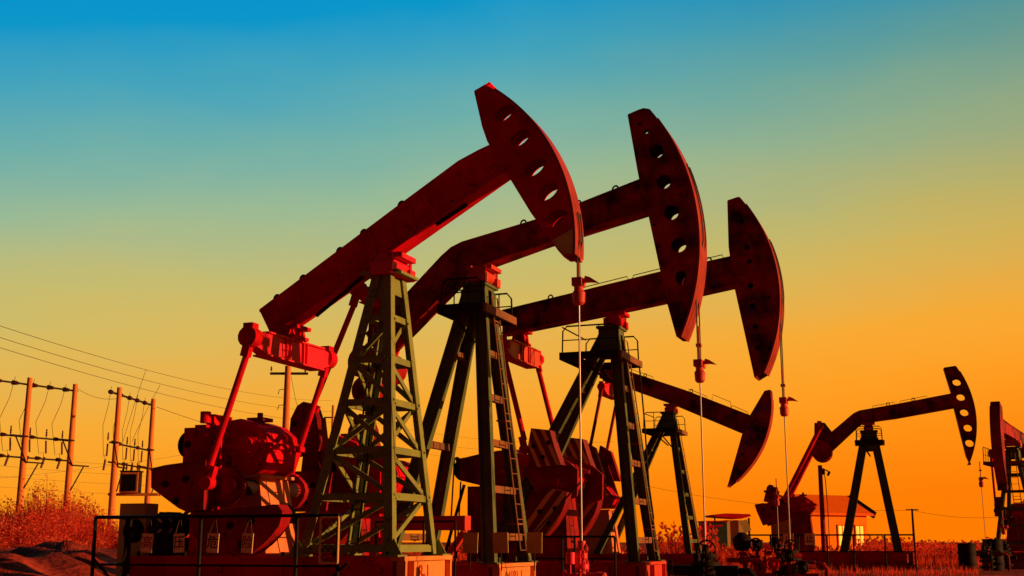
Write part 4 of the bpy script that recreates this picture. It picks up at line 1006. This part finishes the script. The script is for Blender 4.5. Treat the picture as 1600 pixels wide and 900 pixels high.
# ------------------------------------------------------------------ vegetation
def blade(m, b, d, h, w, bend):
    side = Vector((-d.y, d.x, 0)).normalized() * w
    t1 = b + Vector((0, 0, h * .55)) + d * bend * h * .25; t2 = b + Vector((0, 0, h)) + d * bend * h
    m.add([b - side, b + side, t1 + side * .7, t1 - side * .7, t2], [(0, 1, 2, 3), (3, 2, 4)])
def leafquad(m, c, s):
    a = Vector((random.gauss(0, 1), random.gauss(0, 1), random.gauss(0, 1))).normalized(); b = a.orthogonal().normalized()
    b = (Matrix.Rotation(random.uniform(0, 6.28), 3, a) @ b)
    m.add([c - b * s * .35, c + a * s * .6, c + b * s * .35, c - a * s * .6], [(0, 1, 2, 3)])
def twig_bush(m, x, y, z, h, w, n, leaf, leaves=9):
    for i in range(n):
        an = random.uniform(0, 2 * PI); d = Vector((math.cos(an), math.sin(an), 0)); rr = w * math.sqrt(random.random())
        hh = h * (1 - .45 * (rr / w) ** 2) * random.uniform(.55, 1.05); b = Vector((x, y, z)) + d * rr * .45
        tip = Vector((x, y, z + hh)) + d * rr * random.uniform(.7, 1.1)
        mid = b.lerp(tip, .5) + Vector((random.gauss(0, .08), random.gauss(0, .08), hh * .05))
        m.add([b + Vector((.018, 0, 0)), b - Vector((.018, 0, 0)), mid - Vector((.012, 0, 0)), mid + Vector((.012, 0, 0)), tip], [(0, 1, 2, 3), (3, 2, 4)])
        for k in range(leaves):
            f = random.uniform(.25, 1.0); c = (b.lerp(mid, f * 2) if f < .5 else mid.lerp(tip, f * 2 - 1)) + Vector((random.gauss(0, .11), random.gauss(0, .11), random.gauss(0, .09)))
            leafquad(m, c, leaf * random.uniform(.6, 1.5))
# thicket on the left: reads as one mass
m = MB()
for i in range(170):
    px = random.uniform(-40, 330); Y = random.uniform(46, 60)
    x = (px - 800) / FPX * Y
    top = 2.3 + 1.25 * math.exp(-((px - 75) / 45) ** 2) + .3 * math.exp(-((px - 135) / 20) ** 2) - .9 * sstep(170, 260, px)
    h = top * random.uniform(.35, 1.05) * (1 if Y > 50 else .6)
    twig_bush(m, x, Y, height(x, Y) - .1, h, h * .5, 34, random.choice((.05, .07, .09)), 13)
for i in range(26):
    px = random.uniform(-40, 170); Y = random.uniform(41, 46); x = (px - 800) / FPX * Y
    twig_bush(m, x, Y, height(x, Y) - .05, random.uniform(.35, .9), .5, 18, .06, 6)
for px, Y, h in ((72, 55, 3.5), (60, 57, 3.2), (88, 54, 2.9), (134, 55, 2.7), (140, 57, 2.8), (20, 56, 2.5), (108, 56, 2.5), (165, 54, 2.2)):
    x = (px - 800) / FPX * Y; twig_bush(m, x, Y, height(x, Y) - .1, h, h * .36, 80, .075, 16)
tag(m.build('brush', 'brush', smooth=0), 'dry red thicket of twiggy brush along the sandy bank', 'brush', kind='stuff')
# low dry grass on the bank
m = MB()
for i in range(1800):
    Y = random.uniform(17, 46); px = random.uniform(-60, 175); x = (px - 800) / FPX * Y
    if noise.noise((x * .35, Y * .35, 4)) < .2: continue
    an = random.uniform(0, 6.28); blade(m, Vector((x, Y, height(x, Y) - .01)), Vector((math.cos(an), math.sin(an), 0)), random.uniform(.05, .2), .008, random.uniform(.2, .9))
tag(m.build('bank_grass', 'reed', smooth=0), 'sparse dry grass on the sandy bank', 'grass', kind='stuff')
# reeds between and behind the pumps
m = MB()
def reeds(px0, px1, Y0, Y1, n, h0, h1, w, plume=True):
    for i in range(n):
        Y = random.uniform(Y0, Y1); px = random.uniform(px0, px1); x = (px - 800) / FPX * Y; z = height(x, Y)
        q = .72 + .5 * noise.noise((x * .25, Y * .08, 7.7))
        an = random.uniform(0, 6.28); d = Vector((math.cos(an), math.sin(an) * .4, 0)); h = random.uniform(h0, h1) * q
        b = Vector((x, Y, z - .05)); bend = random.uniform(.03, .22)
        blade(m, b, d, h, w, bend)
        if random.random() < .5: blade(m, b + Vector((0, 0, h * .3)), Vector((-d.x, d.y, 0)), h * .5, w * 1.2, .5)
        if plume and random.random() < .55:
            t = b + Vector((0, 0, h)) + d * bend * h
            for k in range(3): leafquad(m, t + d * .05 * k + Vector((0, 0, -.06 * k)), .16 * (w / .012) ** .5)
reeds(1020, 1110, 54, 75, 900, 1.4, 2.9, .014)
reeds(1090, 1200, 50, 70, 900, .7, 1.5, .014)
reeds(1180, 1330, 62, 95, 1000, .8, 1.6, .016)
reeds(1330, 1640, 75, 110, 3200, 1.1, 2.2, .022)
reeds(1330, 1640, 60, 75, 1500, .6, 1.1, .018, False)
reeds(1240, 1510, 41, 50, 700, .25, .6, .012, False)
reeds(1100, 1260, 42, 50, 300, .25, .6, .012, False)
reeds(640, 1000, 60, 90, 1600, .8, 1.7, .018)
reeds(-60, 640, 72, 110, 1800, .8, 1.6, .02)
tag(m.build('reeds', 'reed', smooth=0), 'dry red reeds with feathery plumes on the flat land', 'reeds', kind='stuff')
# separate rounded bushes near the kiosk
for i, (px, Y, h, w, lab) in enumerate(((1150, 58, 1.45, 1.25, 'round dry red bush in front of the pale kiosk panel'), (1118, 56, 1.0, .8, 'smaller dry red bush left of the round one, below the green door'), (1068, 60, 1.9, .7, 'upright dry red bush between third and fourth pump legs'))):
    x = (px - 800) / FPX * Y; m = MB(); twig_bush(m, 0, 0, 0, h, w, 260, .085, 9)
    t = thing('dry_bush', lab, 'bush', (x, Y, height(x, Y) - .05)); m.build('crown', 'brush', t, smooth=0)
    s = MB()
    for k in range(7):
        an = k * .9; s.tube((0, 0, 0), (math.cos(an) * w * .4, math.sin(an) * w * .4, h * .5), .025, .01, 5)
    s.build('stem', 'red_dark', t)

# ------------------------------------------------------------------ sky and sun
SUN_AZ, SUN_EL = R(99), R(9)      # azimuth clockwise from +Y (the view direction)
w = bpy.data.worlds.new('World'); scene.world = w; w.use_nodes = True
nt = w.node_tree; N = nt.nodes; L = nt.links; N.clear()
out = N.new('ShaderNodeOutputWorld'); add = N.new('ShaderNodeAddShader'); L.new(add.outputs[0], out.inputs['Surface'])
sky = N.new('ShaderNodeTexSky'); sky.sky_type = 'NISHITA'; sky.sun_disc = False; sky.sun_elevation = SUN_EL; sky.sun_rotation = SUN_AZ; sky.dust_density = 3.0
bg1 = N.new('ShaderNodeBackground'); bg1.inputs['Strength'].default_value = .0015; L.new(sky.outputs[0], bg1.inputs['Color']); L.new(bg1.outputs[0], add.inputs[0])
tc = N.new('ShaderNodeTexCoord'); sp = N.new('ShaderNodeSeparateXYZ'); L.new(tc.outputs['Generated'], sp.inputs[0])
ma = N.new('ShaderNodeMath'); ma.operation = 'MULTIPLY_ADD'; ma.inputs[1].default_value = -.115
L.new(sp.outputs['X'], ma.inputs[0]); L.new(sp.outputs['Z'], ma.inputs[2])
mr = N.new('ShaderNodeMapRange'); mr.inputs['From Min'].default_value = -.1; mr.inputs['From Max'].default_value = .9; 
mpn = N.new('ShaderNodeMapping'); mpn.inputs['Scale'].default_value = (3.0, 3.0, 9.0); mpn.inputs['Rotation'].default_value = (0, R(-25), 0); L.new(tc.outputs['Generated'], mpn.inputs['Vector'])
nzs = N.new('ShaderNodeTexNoise'); nzs.inputs['Scale'].default_value = 1.3; nzs.inputs['Detail'].default_value = 6; nzs.inputs['Roughness'].default_value = .55; L.new(mpn.outputs['Vector'], nzs.inputs['Vector'])
nsu = N.new('ShaderNodeMath'); nsu.operation = 'SUBTRACT'; nsu.inputs[1].default_value = .5; L.new(nzs.outputs['Fac'], nsu.inputs[0])
nma = N.new('ShaderNodeMath'); nma.operation = 'MULTIPLY_ADD'; nma.inputs[1].default_value = .055; L.new(nsu.outputs[0], nma.inputs[0]); L.new(ma.outputs[0], nma.inputs[2])
L.new(nma.outputs[0], mr.inputs['Value'])
rp = N.new('ShaderNodeValToRGB'); L.new(mr.outputs['Result'], rp.inputs['Fac'])
stops = [(-.06, (255, 122, 0)), (.0, (255, 126, 2)), (.05, (255, 143, 14)), (.09, (255, 158, 32)), (.13, (247, 170, 51)), (.188, (218, 184, 90)), (.222, (198, 187, 110)), (.287, (154, 185, 148)), (.335, (112, 175, 168)), (.38, (70, 164, 186)), (.426, (8, 150, 200)), (.47, (0, 142, 207)), (.62, (16, 62, 96)), (.9, (46, 24, 26))]
el = rp.color_ramp.elements
el[0].position = stops[0][0] + .1; el[0].color = srgb(*stops[0][1]); el[1].position = stops[-1][0] + .1; el[1].color = srgb(*stops[-1][1])
for q, cc in stops[1:-1]:
    k = el.new(q + .1); k.color = srgb(*cc)
# the sky opposite the sunset is dusky
ms = N.new('ShaderNodeMath'); ms.operation = 'MULTIPLY_ADD'; ms.inputs[1].default_value = .45; L.new(sp.outputs['X'], ms.inputs[0]); L.new(sp.outputs['Y'], ms.inputs[2])
m2 = N.new('ShaderNodeMapRange'); m2.interpolation_type = 'SMOOTHSTEP'; m2.inputs['From Min'].default_value = .05; m2.inputs['From Max'].default_value = .65; m2.inputs['To Min'].default_value = .085; m2.inputs['To Max'].default_value = 1.0
L.new(ms.outputs[0], m2.inputs['Value'])
bg2 = N.new('ShaderNodeBackground'); L.new(rp.outputs['Color'], bg2.inputs['Color']); 
mx_ = N.new('ShaderNodeMapRange'); mx_.inputs['From Min'].default_value = 0; mx_.inputs['From Max'].default_value = .6; mx_.inputs['To Max'].default_value = .42; L.new(sp.outputs['X'], mx_.inputs['Value'])
mz_ = N.new('ShaderNodeMapRange'); mz_.inputs['From Min'].default_value = .16; mz_.inputs['From Max'].default_value = .38; L.new(sp.outputs['Z'], mz_.inputs['Value'])
pr = N.new('ShaderNodeMath'); pr.operation = 'MULTIPLY'; L.new(mx_.outputs['Result'], pr.inputs[0]); L.new(mz_.outputs['Result'], pr.inputs[1])
iv = N.new('ShaderNodeMath'); iv.operation = 'SUBTRACT'; iv.inputs[0].default_value = 1.0; L.new(pr.outputs[0], iv.inputs[1])
st = N.new('ShaderNodeMath'); st.operation = 'MULTIPLY'; L.new(iv.outputs[0], st.inputs[0]); L.new(m2.outputs['Result'], st.inputs[1])
L.new(st.outputs[0], bg2.inputs['Strength']); L.new(bg2.outputs[0], add.inputs[1])

sd = bpy.data.lights.new('sun', 'SUN'); sd.energy = 5.0; sd.angle = R(.6); sd.color = (1.0, .50, .20)
so = bpy.data.objects.new('sun', sd); COL.objects.link(so)
dirv = Vector((math.sin(SUN_AZ) * math.cos(SUN_EL), math.cos(SUN_AZ) * math.cos(SUN_EL), math.sin(SUN_EL)))
so.rotation_euler = dirv.to_track_quat('Z', 'Y').to_euler(); so.location = dirv * 50 + Vector((0, 20, 0))
